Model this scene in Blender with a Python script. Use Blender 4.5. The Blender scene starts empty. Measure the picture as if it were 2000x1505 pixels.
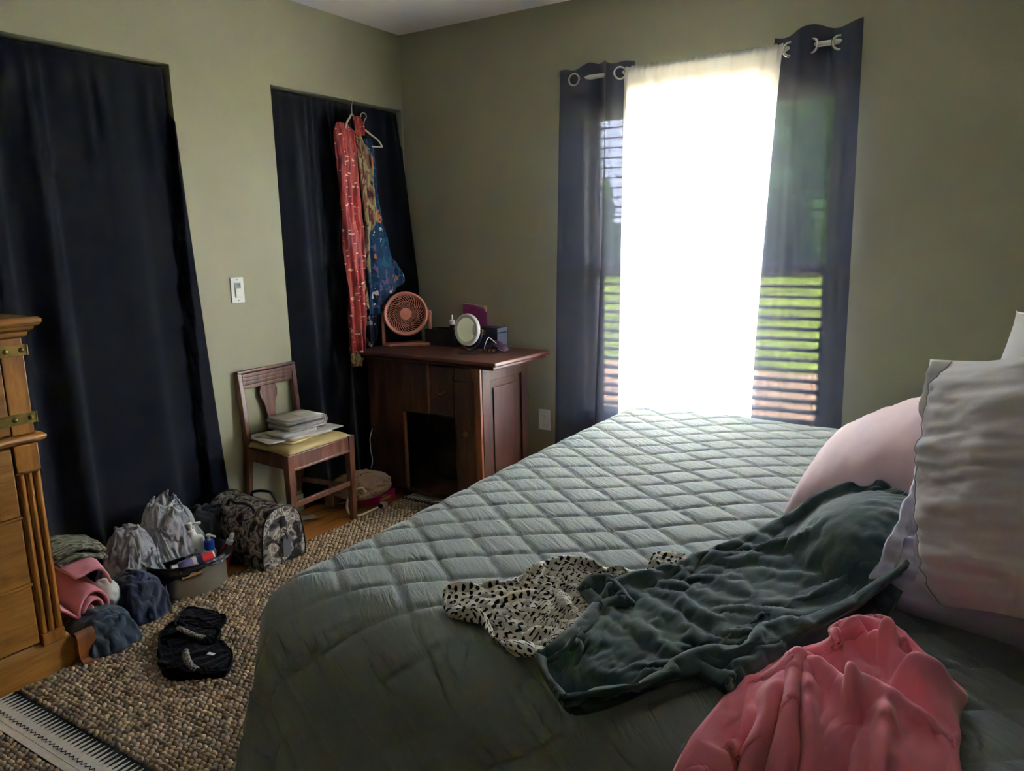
import bpy, bmesh, math, random
import numpy as np
from mathutils import Vector, Matrix, Euler, noise
SC = bpy.context.scene
COL = SC.collection
random.seed(7)
PI = math.pi

# ------------------------------------------------------------------ camera
cam = bpy.data.cameras.new('camera')
cam.sensor_fit = 'HORIZONTAL'; cam.sensor_width = 36.0; cam.lens = 26.6102
cam.clip_start = 0.05; cam.clip_end = 300
camo = bpy.data.objects.new('camera', cam); COL.objects.link(camo)
camo.matrix_world = Matrix([[0.848362, -0.082795, 0.522903, 2.863642], [0.52899, 0.172213, -0.83097, -3.461331], [-0.02125, 0.981574, 0.189896, 1.329049], [0.0, 0.0, 0.0, 1.0]])
SC.camera = camo
# ------------------------------------------------------------------ sky, sun, exposure
SC.view_settings.view_transform = 'Standard'; SC.view_settings.look = 'None'
SC.view_settings.gamma = 1.0; SC.view_settings.use_curve_mapping = False
SC.view_settings.exposure = 2.3
w = bpy.data.worlds.new('sky'); SC.world = w; w.use_nodes = True
wn = w.node_tree.nodes; wl = w.node_tree.links
bg = wn['Background']
sky = wn.new('ShaderNodeTexSky'); sky.sky_type = 'HOSEK_WILKIE'; sky.turbidity = 6.0
sky.sun_direction = Vector((-0.35, -0.38, 0.86)).normalized(); sky.ground_albedo = 0.3
mxw = wn.new('ShaderNodeMixRGB'); mxw.inputs[0].default_value = 0.55; mxw.inputs[2].default_value = (0.86, 0.94, 1.24, 1)
wl.new(sky.outputs[0], mxw.inputs[1]); wl.new(mxw.outputs[0], bg.inputs[0])
bg.inputs[1].default_value = 36.0
sun = bpy.data.lights.new('sun', 'SUN'); sun.energy = 110.0; sun.angle = 0.02; sun.color = (1.0, 0.95, 0.86)
suno = bpy.data.objects.new('sun', sun); COL.objects.link(suno)
suno.rotation_euler = Vector((-0.35, -0.38, 0.86)).to_track_quat('Z', 'Y').to_euler()
suno.location = (0, -6, 8)
portal = bpy.data.lights.new('window_daylight_portal', 'AREA'); portal.shape = 'RECTANGLE'
portal.size = 1.25; portal.size_y = 1.66
portal.cycles.is_portal = True
po = bpy.data.objects.new('window_daylight_portal', portal); COL.objects.link(po)
po.location = (1.71, 0.15, 1.17); po.rotation_euler = (math.radians(-90), 0, 0)
SC.cycles.use_denoising = True
SC.cycles.max_bounces = 10; SC.cycles.diffuse_bounces = 6; SC.cycles.transparent_max_bounces = 24
SC.cycles.sample_clamp_indirect = 6.0

# ------------------------------------------------------------------ materials
MATS = {}
def newmat(name):
    m = bpy.data.materials.new(name); m.use_nodes = True
    nt = m.node_tree
    return m, nt, nt.nodes['Principled BSDF']
def N(nt, kind, **kw):
    n = nt.nodes.new(kind)
    for k, v in kw.items():
        if k[0] == 'i' and k[1:].isdigit(): n.inputs[int(k[1:])].default_value = v
        elif k in n.inputs.keys(): n.inputs[k].default_value = v
        else: setattr(n, k, v)
    return n
def rgb(c): return (c[0], c[1], c[2], 1.0)
def srgb(r, g, b):
    f = lambda c: (c/255/12.92) if c/255 <= .04045 else ((c/255+.055)/1.055)**2.4
    return (f(r), f(g), f(b))
def coords(nt, kind='Object', scale=(1, 1, 1), rot=(0, 0, 0)):
    tc = N(nt, 'ShaderNodeTexCoord'); mp = N(nt, 'ShaderNodeMapping')
    mp.inputs['Scale'].default_value = scale; mp.inputs['Rotation'].default_value = rot
    nt.links.new(tc.outputs[kind], mp.inputs['Vector'])
    return mp.outputs['Vector']
def ramp(nt, fac, stops, interp='LINEAR'):
    r = N(nt, 'ShaderNodeValToRGB'); cr = r.color_ramp; cr.interpolation = interp
    while len(cr.elements) < len(stops): cr.elements.new(0.5)
    for e, (p, c) in zip(cr.elements, stops): e.position = p; e.color = rgb(c)
    nt.links.new(fac, r.inputs[0]); return r.outputs[0]
def bump(nt, bsdf, height, strength=.3, dist=.005, prev=None):
    b = N(nt, 'ShaderNodeBump'); b.inputs['Strength'].default_value = strength; b.inputs['Distance'].default_value = dist
    nt.links.new(height, b.inputs['Height'])
    if prev: nt.links.new(prev, b.inputs['Normal'])
    if bsdf: nt.links.new(b.outputs[0], bsdf.inputs['Normal'])
    return b.outputs[0]
def plain(name, c, rough=.6, var=.12, nscale=8, bumps=None, metal=0, sheen=0, coord='Object', spec=.4):
    """plain colour with slow noise variation and optional fine relief (scale, strength, distance)"""
    if name in MATS: return MATS[name]
    m, nt, b = newmat(name)
    v = coords(nt, coord)
    nz = N(nt, 'ShaderNodeTexNoise', Scale=nscale, Detail=4.0); nt.links.new(v, nz.inputs['Vector'])
    c0 = tuple(max(0, x*(1-var)) for x in c); c1 = tuple(min(1, x*(1+var)) for x in c)
    nt.links.new(ramp(nt, nz.outputs[0], [(.3, c0), (.7, c1)]), b.inputs['Base Color'])
    b.inputs['Roughness'].default_value = rough; b.inputs['Metallic'].default_value = metal
    b.inputs['Specular IOR Level'].default_value = spec
    if sheen: b.inputs['Sheen Weight'].default_value = sheen; b.inputs['Sheen Roughness'].default_value = .5
    if bumps:
        n2 = N(nt, 'ShaderNodeTexNoise', Scale=bumps[0], Detail=3.0); nt.links.new(v, n2.inputs['Vector'])
        bump(nt, b, n2.outputs[0], bumps[1], bumps[2])
    MATS[name] = m; return m
def wood(name, dark, mid, light, stretch=(1, 12, 12), scale=3.0, rough=.42, coat=0.0):
    """grain runs along the axis with the small stretch value"""
    m, nt, b = newmat(name)
    v = coords(nt, 'Object', stretch)
    n1 = N(nt, 'ShaderNodeTexNoise', Scale=scale, Detail=6.0, Roughness=.62, Distortion=.6); nt.links.new(v, n1.inputs['Vector'])
    n2 = N(nt, 'ShaderNodeTexNoise', Scale=scale*7, Detail=3.0); nt.links.new(v, n2.inputs['Vector'])
    mx = N(nt, 'ShaderNodeMath', operation='MULTIPLY_ADD', i1=.3, i2=.0); nt.links.new(n2.outputs[0], mx.inputs[0])
    ad = N(nt, 'ShaderNodeMath', operation='MULTIPLY_ADD', i1=.8); nt.links.new(n1.outputs[0], ad.inputs[0]); nt.links.new(mx.outputs[0], ad.inputs[2])
    nt.links.new(ramp(nt, ad.outputs[0], [(.34, dark), (.55, mid), (.74, light)]), b.inputs['Base Color'])
    b.inputs['Roughness'].default_value = rough
    if coat: b.inputs['Coat Weight'].default_value = coat; b.inputs['Coat Roughness'].default_value = .25
    bump(nt, b, ad.outputs[0], .25, .002)
    return m
def patterned(name, stops, scale=14, kind='noise', stretch=(1, 1, 1), rough=.75, interp='CONSTANT', coord='Object', dist=1.0, bmp=None):
    m, nt, b = newmat(name)
    v = coords(nt, coord, stretch)
    if kind == 'noise':
        t = N(nt, 'ShaderNodeTexNoise', Scale=scale, Detail=2.5, Distortion=dist); nt.links.new(v, t.inputs['Vector']); o = t.outputs[0]
    else:
        nz = N(nt, 'ShaderNodeTexNoise', Scale=scale*.6, Detail=2.0); nt.links.new(v, nz.inputs['Vector'])
        ad = N(nt, 'ShaderNodeMixRGB', blend_type='ADD'); ad.inputs[0].default_value = .12*dist
        nt.links.new(v, ad.inputs[1]); nt.links.new(nz.outputs[1], ad.inputs[2])
        t = N(nt, 'ShaderNodeTexVoronoi', Scale=scale); nt.links.new(ad.outputs[0], t.inputs['Vector'])
        s = N(nt, 'ShaderNodeSeparateColor'); nt.links.new(t.outputs['Color'], s.inputs[0]); o = s.outputs[0]
    nt.links.new(ramp(nt, o, stops, interp), b.inputs['Base Color'])
    b.inputs['Roughness'].default_value = rough; b.inputs['Specular IOR Level'].default_value = .2
    if bmp:
        n2 = N(nt, 'ShaderNodeTexNoise', Scale=bmp[0], Detail=3.0); nt.links.new(v, n2.inputs['Vector']); bump(nt, b, n2.outputs[0], bmp[1], bmp[2])
    return m
def clothmat(name, c, rough=.85, weave=900, var=.1, wr=(35, .35, .01), sheen=.25, wstretch=(1, 1, 1), nscale=6, coord='UV'):
    """fabric: slow colour variation, fine weave relief and small soft wrinkles"""
    m, nt, b = newmat(name)
    v = coords(nt, coord)
    nz = N(nt, 'ShaderNodeTexNoise', Scale=nscale, Detail=3.0); nt.links.new(v, nz.inputs['Vector'])
    c0 = tuple(x*(1-var) for x in c); c1 = tuple(min(1, x*(1+var)) for x in c)
    nt.links.new(ramp(nt, nz.outputs[0], [(.3, c0), (.7, c1)]), b.inputs['Base Color'])
    b.inputs['Roughness'].default_value = rough; b.inputs['Specular IOR Level'].default_value = .15
    b.inputs['Sheen Weight'].default_value = sheen; b.inputs['Sheen Roughness'].default_value = .6
    v2 = coords(nt, coord, wstretch)
    n2 = N(nt, 'ShaderNodeTexNoise', Scale=wr[0], Detail=3.0, Distortion=.4); nt.links.new(v2, n2.inputs['Vector'])
    p = bump(nt, None, n2.outputs[0], wr[1], wr[2])
    n3 = N(nt, 'ShaderNodeTexNoise', Scale=weave, Detail=1.0); nt.links.new(v, n3.inputs['Vector'])
    bump(nt, b, n3.outputs[0], .25, .0006, p)
    return m

# ------------------------------------------------------------------ mesh builder
class MB:
    def __init__(s): s.v = []; s.f = []; s.uv = None
    def add(s, vs, fs, M=None):
        o = len(s.v)
        s.v += [tuple(M @ Vector(p)) for p in vs] if M is not None else [tuple(p) for p in vs]
        s.f += [tuple(i+o for i in f) for f in fs]; return s
    def box(s, x0, x1, y0, y1, z0, z1, M=None):
        vs = [(x0,y0,z0),(x1,y0,z0),(x1,y1,z0),(x0,y1,z0),(x0,y0,z1),(x1,y0,z1),(x1,y1,z1),(x0,y1,z1)]
        return s.add(vs, [(0,3,2,1),(4,5,6,7),(0,1,5,4),(1,2,6,5),(2,3,7,6),(3,0,4,7)], M)
    def bar(s, p0, p1, a, b, up=(0,0,1), a1=None, b1=None):
        """square bar from p0 to p1, a wide along the side axis, b along up"""
        p0 = Vector(p0); p1 = Vector(p1); d = (p1-p0).normalized(); up = Vector(up)
        sd = d.cross(up).normalized(); u = sd.cross(d).normalized()
        a1 = a if a1 is None else a1; b1 = b if b1 is None else b1; vs = []
        for p, aa, bb in ((p0, a, b), (p1, a1, b1)):
            for i, j in ((-1,-1),(1,-1),(1,1),(-1,1)): vs.append(p+sd*aa/2*i+u*bb/2*j)
        return s.add(vs, [(0,1,2,3),(7,6,5,4),(0,4,5,1),(1,5,6,2),(2,6,7,3),(3,7,4,0)])
    def tube(s, pts, r, seg=8, closed=False, caps=True):
        pts = [Vector(p) for p in pts]; n = len(pts)
        rs = r if isinstance(r, (list, tuple)) else [r]*n
        vs = []; fs = []; prev = None
        for i, p in enumerate(pts):
            if closed: t = (pts[(i+1) % n]-pts[i-1])
            else: t = pts[min(i+1, n-1)]-pts[max(i-1, 0)]
            t.normalize()
            if prev is None: a = t.orthogonal().normalized()
            else: a = (prev-t*prev.dot(t)).normalized()
            prev = a; b = t.cross(a)
            for k in range(seg):
                an = 2*PI*k/seg; vs.append(p+(a*math.cos(an)+b*math.sin(an))*rs[i])
        m = n if closed else n-1
        for i in range(m):
            for k in range(seg):
                j = (i+1) % n; k2 = (k+1) % seg
                fs.append((i*seg+k, i*seg+k2, j*seg+k2, j*seg+k))
        if caps and not closed:
            fs.append(tuple(reversed(range(seg)))); fs.append(tuple(range((n-1)*seg, n*seg)))
        return s.add(vs, fs)
    def lathe(s, prof, seg=24, M=None, caps=True):
        vs = []; fs = []
        for r, z in prof:
            for k in range(seg): a = 2*PI*k/seg; vs.append((r*math.cos(a), r*math.sin(a), z))
        for i in range(len(prof)-1):
            for k in range(seg):
                k2 = (k+1) % seg; fs.append((i*seg+k, i*seg+k2, (i+1)*seg+k2, (i+1)*seg+k))
        if caps:
            if prof[0][0] > 1e-5: fs.append(tuple(reversed(range(seg))))
            if prof[-1][0] > 1e-5: fs.append(tuple(range((len(prof)-1)*seg, len(prof)*seg)))
        return s.add(vs, fs, M)
    def prism(s, poly, t0, t1, M=None):
        """2D polygon (x,y) counter-clockwise, extruded t0..t1 in z"""
        n = len(poly)
        vs = [(x, y, t0) for x, y in poly]+[(x, y, t1) for x, y in poly]
        fs = [tuple(reversed(range(n))), tuple(range(n, 2*n))]+[(i, (i+1) % n, n+(i+1) % n, n+i) for i in range(n)]
        return s.add(vs, fs, M)
    def grid(s, A, closed_u=False):
        """A: (nv, nu, 3) array"""
        nv, nu, _ = A.shape; o = len(s.v)
        s.v += [tuple(p) for p in A.reshape(-1, 3)]
        for j in range(nv-1):
            for i in range(nu if closed_u else nu-1):
                i2 = (i+1) % nu
                s.f.append((o+j*nu+i, o+j*nu+i2, o+(j+1)*nu+i2, o+(j+1)*nu+i))
        return s
    def build(s, name, mat, parent=None, smooth=None, bevel=0, seg=2, loc=None, label=None, uv=None, solid=0, off=-1):
        me = bpy.data.meshes.new(name)
        vs = s.v
        if loc is not None: L = Vector(loc); vs = [tuple(Vector(p)-L) for p in vs]
        me.from_pydata(vs, [], s.f)
        if uv is not None:
            ul = me.uv_layers.new(name='uv'); idx = np.zeros(len(me.loops), dtype=np.int32); me.loops.foreach_get('vertex_index', idx)
            ul.data.foreach_set('uv', np.asarray(uv, dtype=np.float32)[idx].ravel())
        bm = bmesh.new(); bm.from_mesh(me)
        if uv is None: bmesh.ops.recalc_face_normals(bm, faces=bm.faces)
        if bevel:
            es = [e for e in bm.edges if len(e.link_faces) == 2 and e.calc_face_angle(0) > .5]
            bmesh.ops.bevel(bm, geom=es, offset=bevel, segments=seg, affect='EDGES', profile=.6, clamp_overlap=True)
        bm.to_mesh(me); bm.free()
        if smooth is not None:
            me.shade_smooth()
            if smooth < 180: me.set_sharp_from_angle(angle=math.radians(smooth))
        if mat: me.materials.append(mat)
        o = bpy.data.objects.new(name, me); COL.objects.link(o)
        if loc is not None: o.location = loc
        if parent is not None: o.parent = parent
        if solid:
            md = o.modifiers.new('thickness', 'SOLIDIFY'); md.thickness = solid; md.offset = off
        if label: o['label'] = label
        return o
def tag(o, label, cat, group=None, kind=None):
    o['label'] = label; o['category'] = cat
    if group: o['group'] = group
    if kind: o['kind'] = kind
    return o
def thing(name, label, cat, loc=(0,0,0), rotz=0, group=None, rot=None):
    o = bpy.data.objects.new(name, None); COL.objects.link(o); o.empty_display_size = .05
    o.location = loc; o.rotation_euler = rot if rot else (0, 0, rotz)
    return tag(o, label, cat, group)
def struct(o): o['kind'] = 'structure'; return o
def part_copy(src, parent, loc=None, rot=None):
    c = src.copy(); COL.objects.link(c); c.parent = parent
    if loc is not None: c.location = loc
    if rot is not None: c.rotation_euler = rot
    return c
def frame(o, x, y, z=None):
    """matrix with origin o and local axes x, y (z = cross)"""
    x = Vector(x).normalized(); y = Vector(y); y = (y-x*y.dot(x)).normalized(); z = x.cross(y)
    return Matrix(((x[0],y[0],z[0],o[0]),(x[1],y[1],z[1],o[1]),(x[2],y[2],z[2],o[2]),(0,0,0,1)))
def text_part(txt, size, mat, parent, M, name='lettering', extrude=.0004, bend=None):
    cu = bpy.data.curves.new('t', 'FONT'); cu.body = txt; cu.size = size; cu.extrude = extrude; cu.align_x = 'CENTER'; cu.align_y = 'CENTER'; cu.resolution_u = 3
    ob = bpy.data.objects.new('t', cu); COL.objects.link(ob)
    bpy.context.view_layer.update()
    me = bpy.data.meshes.new_from_object(ob.evaluated_get(bpy.context.evaluated_depsgraph_get()))
    bpy.data.objects.remove(ob)
    for v in me.vertices:
        p = v.co
        if bend: a = p.x/bend; p = Vector((math.sin(a)*(bend+p.z), p.y, math.cos(a)*(bend+p.z)-bend))
        v.co = M @ p
    me.materials.clear(); me.materials.append(mat)
    o = bpy.data.objects.new(name, me); COL.objects.link(o); o.parent = parent
    return o
SIM = []
def sim_sheet(A, shrink, stiff=8., bend=.6, lift=.01, mass=.25, thick=.007, pin=True):
    """register a sheet that is longer than its outline; gravity and contact then buckle it into folds"""
    me = bpy.data.meshes.new('sheet'); nv, nu, _ = A.shape; mb = MB().grid(A+np.array((0, 0, lift)))
    me.from_pydata(mb.v, [], mb.f); o = bpy.data.objects.new('sheet', me); COL.objects.link(o)
    c = o.modifiers.new('c', 'CLOTH'); s = c.settings; s.quality = 5; s.mass = mass; s.air_damping = 3.0
    s.tension_stiffness = stiff; s.compression_stiffness = stiff; s.shear_stiffness = stiff*.3; s.bending_stiffness = bend
    s.tension_damping = 12; s.compression_damping = 12; s.shear_damping = 12; s.bending_damping = 1; s.shrink_min = -shrink
    if pin:
        g = o.vertex_groups.new(name='pin')
        g.add([j*nu+i for j in range(nv) for i in range(nu) if i in (0, nu-1) or j in (0, nv-1)], 1.0, 'REPLACE'); s.vertex_group_mass = 'pin'
    k = c.collision_settings; k.distance_min = thick; k.use_self_collision = False; k.collision_quality = 2; k.friction = 5
    c.point_cache.frame_start = 1; c.point_cache.frame_end = 60
    SIM.append((o, nv, nu)); return len(SIM)-1
def run_sim(colliders, frames=36):
    for o in colliders:
        m = o.modifiers.new('k', 'COLLISION'); o.collision.thickness_outer = .005; o.collision.cloth_friction = 30
    for f_ in range(1, frames+1): SC.frame_set(f_)
    dg = bpy.context.evaluated_depsgraph_get(); out = []
    for o, nv, nu in SIM:
        ev = o.evaluated_get(dg); me = ev.to_mesh(); co = np.zeros(len(me.vertices)*3); me.vertices.foreach_get('co', co); ev.to_mesh_clear()
        out.append(co.reshape(nv, nu, 3))
    for o in [s[0] for s in SIM]+list(colliders): bpy.data.objects.remove(o)
    SIM.clear(); SC.frame_set(1); return out
def refine(A, k=2):
    """smooth resampling of a grid to k times the density"""
    nv, nu, _ = A.shape
    B = np.stack([np.array(spline(list(A[j]), (nu-1)*k+1)) for j in range(nv)], 0)
    return np.stack([np.array(spline(list(B[:, i]), (nv-1)*k+1)) for i in range(B.shape[1])], 1)
def fbm(x, y, z=0, oct=3): return noise.fractal(Vector((x, y, z)), 1.0, 2.0, oct)
def spline(pts, n):
    P = [Vector(p) for p in pts]; P = [P[0]*2-P[1]]+P+[P[-1]*2-P[-2]]; out = []; m = len(P)-3
    for k in range(n):
        t = k/(n-1)*m; i = min(int(t), m-1); f = t-i
        a, b, c, d = P[i:i+4]
        out.append(.5*((2*b)+(c-a)*f+(2*a-5*b+4*c-d)*f*f+(3*b-a-3*c+d)*f**3))
    return out
def resample(poly, n):
    """poly (k,3) -> n points evenly by arc length along a smooth curve"""
    poly = [Vector(p) for p in poly]
    q = spline(poly, 60) if len(poly) > 2 else [poly[0].lerp(poly[1], t/59) for t in range(60)]
    q = np.array(q); d = np.r_[0, np.cumsum(np.linalg.norm(np.diff(q, axis=0), axis=1))]
    t = np.linspace(0, d[-1], n)
    return np.stack([np.interp(t, d, q[:, k]) for k in range(3)], 1)
def patch(rows, nu, nv):
    R = [resample(r, nu) for r in rows]
    cols = [np.array(spline([R[k][i] for k in range(len(R))], nv)) for i in range(nu)]
    return np.stack(cols, 1)                      # (nv, nu, 3)
def ridge(A, lines):
    """sum of soft folds; line = (height, width, [(x,y),...])"""
    X = A[..., 0]; Y = A[..., 1]; HP = np.zeros_like(X); HN = np.zeros_like(X)
    for h, wd, pl in lines:
        D = np.full_like(X, 9.); TT_ = np.zeros_like(X); pl = np.array(pl)[:, :2]; n = len(pl)-1
        for k, ((x0, y0), (x1, y1)) in enumerate(zip(pl[:-1], pl[1:])):
            dx, dy = x1-x0, y1-y0; L2 = dx*dx+dy*dy+1e-9
            t = np.clip(((X-x0)*dx+(Y-y0)*dy)/L2, 0, 1); d = np.hypot(X-x0-t*dx, Y-y0-t*dy)
            TT_ = np.where(d < D, (k+t)/n, TT_); D = np.minimum(D, d)
        q = h*np.exp(-(D/wd)**2)*(.25+.75*np.sin(PI*np.clip(TT_, 0, 1))**.7)
        if h > 0: HP = np.maximum(HP, q)
        else: HN = np.minimum(HN, q)
    return HP+HN
def nz3(A, sc, seed=0, oct=3):
    return np.array([[noise.fractal(Vector((p[0]*sc+seed, p[1]*sc, p[2]*sc)), 1.0, 2.0, oct) for p in r] for r in A])
def grid_uv(A):
    du = np.r_[0, np.cumsum(np.linalg.norm(np.diff(A[A.shape[0]//2], axis=0), axis=1))]
    dv = np.r_[0, np.cumsum(np.linalg.norm(np.diff(A[:, A.shape[1]//2], axis=0), axis=1))]
    U, V = np.meshgrid(du, dv)
    Us = np.concatenate([np.zeros((A.shape[0], 1)), np.cumsum(np.linalg.norm(np.diff(A, axis=1), axis=2), 1)], 1); Vs = np.concatenate([np.zeros((1, A.shape[1])), np.cumsum(np.linalg.norm(np.diff(A, axis=0), axis=2), 0)], 0)
    Us -= Us[:, -1:]/2; return np.stack([Us, Vs], -1).reshape(-1, 2)
def cloth(name, A, mat, parent=None, loc=None, solid=.004, label=None):
    return MB().grid(A).build(name, mat, parent, smooth=180, loc=loc, uv=grid_uv(A), solid=solid, off=0, label=label)

# ================================================================== SETTING
X1, Y0, CH = 3.62, -5.4, 2.44
WIN = (1.095, 2.325, .38, 1.97)
M_wall = plain('green_wall_paint', srgb(158, 154, 128), .62, .05, 3, (160, .12, .002))
M_ceil = plain('ceiling_paint', srgb(240, 236, 238), .8, .03, 4, (220, .3, .003))
M_white = plain('white_paint', srgb(225, 224, 220), .45, .03, 6)
M_trim = plain('cream_trim_paint', srgb(190, 186, 165), .5, .05, 6)
M_dark = plain('closet_paint', srgb(70, 66, 56), .8, .1, 5)
M_fl = wood('floor_wood', srgb(112, 62, 24), srgb(160, 96, 40), srgb(186, 120, 56), (14, 1.2, 14), 2.2, .34, .35)
fl = MB().box(-.9, X1+.12, Y0-.12, .14, -.12, -.012).build('floor', plain('subfloor', srgb(50, 30, 14), .8))
struct(fl)
rnd = random.Random(3)
pw = .083
plank_me = {}
nx = int((X1+.02)/pw)+1
for i in range(nx):
    x = i*pw; y = Y0-rnd.random()*.8
    while y < 0:
        L = rnd.choice((1.1, 1.5, 1.9)); y2 = min(y+L, -.002); ya = max(y, Y0)
        if y2-ya > .1:
            o = MB().box(0, pw-.0018, 0, y2-ya-.0018, -.012, 0).build('plank', M_fl, fl, bevel=.0012, seg=1)
            o.location = (x, ya, 0)
        y += L
for i in range(8):
    o = MB().box(0, pw-.0018, 0, 2.9, -.012, 0).build('plank', M_fl, fl); o.location = (-.02-pw*(i+1), -2.95, 0)
struct(MB().box(-.9, X1+.12, Y0-.12, .14, CH, CH+.12).build('ceiling', M_ceil))
# left wall with the two closet openings
m = MB(); HT = 2.046; A1, A2, B1, B2 = -2.95, -1.444, -.932, -.012
m.box(-.12, 0, Y0-.12, 0, HT, CH).box(-.12, 0, Y0-.12, A1, 0, HT).box(-.12, 0, A2, B1, 0, HT).box(-.12, 0, B2, 0, 0, HT)
struct(m.build('wall_left', M_wall))
m = MB().box(-.9, -.78, Y0-.12, .14, 0, CH).box(-.78, -.12, -3.2, -3.1, 0, CH).box(-.78, -.12, .0, .14, 0, CH).box(-.78, -.12, -1.24, -1.14, 0, CH)
struct(m.build('wall_closet', M_dark))
m = MB()
m.box(-.12, WIN[0], 0, .14, 0, CH).box(WIN[1], X1+.12, 0, .14, 0, CH).box(WIN[0], WIN[1], 0, .14, 0, WIN[2]).box(WIN[0], WIN[1], 0, .14, WIN[3], CH)
struct(m.build('wall_back', M_wall))
struct(MB().box(X1, X1+.12, Y0-.12, 0, 0, CH).build('wall_right', M_wall))
struct(MB().box(0, X1, Y0-.12, Y0, 0, CH).build('wall_front', M_wall))
struct(MB().box(0, .012, A2+.0, B1, 0, .09).build('baseboard_left', M_trim, bevel=.003))
struct(MB().box(0.0, X1, -.012, 0, 0, .09).build('baseboard_back', M_trim, bevel=.003))
struct(MB().box(X1-.012, X1, Y0, -.02, 0, .09).build('baseboard_right', M_trim, bevel=.003))

# ---- window
m, nt, b = newmat('window_glass'); nt.nodes.remove(b)
tr = N(nt, 'ShaderNodeBsdfTransparent'); tr.inputs[0].default_value = (.93, .95, .95, 1)
gl = N(nt, 'ShaderNodeBsdfGlossy'); gl.inputs['Roughness'].default_value = .02
mx = N(nt, 'ShaderNodeMixShader', i0=.06); nt.links.new(tr.outputs[0], mx.inputs[1]); nt.links.new(gl.outputs[0], mx.inputs[2])
nt.links.new(mx.outputs[0], nt.nodes['Material Output'].inputs[0]); M_glass = m
x0, x1, z0, z1 = WIN
f = MB().box(x0, x0+.025, .02, .14, z0, z1).box(x1-.025, x1, .02, .14, z0, z1).box(x0+.025, x1-.025, .02, .14, z1-.035, z1).box(x0+.025, x1-.025, .02, .14, z0, z0+.03)
win = struct(f.build('window_1', M_white, bevel=.003))
a0, a1 = x0+.025, x1-.025; zm = 1.165
for nm, za, zb, y in (('upper_sash', zm-.015, z1-.035, .098), ('lower_sash', z0+.03, zm+.03, .07)):
    s = MB().box(a0, a0+.05, y, y+.026, za, zb).box(a1-.05, a1, y, y+.026, za, zb).box(a0+.05, a1-.05, y, y+.026, zb-.045, zb).box(a0+.05, a1-.05, y, y+.026, za, za+.05)
    so = s.build(nm, M_white, win, bevel=.003)
    MB().box(a0+.05, a1-.05, y+.011, y+.015, za+.05, zb-.045).build('pane', M_glass, so)
MB().box(x0-.03, x1+.03, -.045, .02, z0-.028, z0).build('window_sill', M_white, win, bevel=.004)
# ---- blind inside the frame
M_bl = plain('blind_white', srgb(226, 224, 214), .5, .03, 10)
bx = (x0+x1)/2
bl = thing('window_blind', 'white horizontal slat blind hanging open inside the window frame', 'blind', (bx, .03, z1-.03))
MB().box(-.578, .578, -.028, .028, -.01, .03).build('headrail', M_bl, bl, bevel=.003)
sm = MB()
n = 7; prof = [(-.025+.05*k/(n-1), .0035*math.sin(PI*k/(n-1))) for k in range(n)]
A = np.array([[(-.572, py, pz) for py, pz in prof], [(.572, py, pz) for py, pz in prof]])
s0 = MB().grid(A).build('slat', M_bl, bl, smooth=180, solid=.0032)
k = 0; z = -.05; zend = z0+.06-(z1-.03)
while z > zend:
    o = s0 if k == 0 else part_copy(s0, bl)
    o.location = (0, 0, z); o.rotation_euler = (math.radians(7), 0, 0); z -= .0465; k += 1
MB().box(-.574, .574, -.024, .024, zend-.02, zend-.004).build('bottom_rail', M_bl, bl, bevel=.003)
M_cord = plain('cord_white', srgb(200, 198, 190), .8)
for cx in (-.47, 0, .47):
    for cy in (-.0265, .0265): MB().tube([(cx, cy, 0), (cx, cy, zend)], .0011, 5).build('ladder_cord', M_cord, bl)
MB().tube([(.50, -.03, 0), (.50, -.032, -.55)], .0014, 5).build('lift_cord', M_cord, bl)
MB().lathe([(.003, 0), (.009, -.03), (.006, -.036)], 10, Matrix.Translation((.50, -.032, -.55))).build('cord_tassel', plain('tassel', srgb(60, 60, 60), .6), bl, smooth=40)

# ---- curtain rod
RZ = 2.063; RY = -.08
M_rod = plain('rod_ivory', srgb(222, 218, 205), .35, .03)
rod = thing('curtain_rod', 'slim ivory curtain rod carrying dark grommet curtains and a sheer', 'curtain rod', (1.72, RY, RZ))
MB().tube([(-.62, 0, 0), (.60, 0, 0)], .0105, 14).build('rod', M_rod, rod, smooth=40)
for sx in (-.60, .58):
    MB().box(sx-.008, sx+.008, -.006, .08, -.03, -.008).box(sx-.012, sx+.012, .07, .08, -.05, .02).build('bracket', M_rod, rod, bevel=.002)
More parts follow.
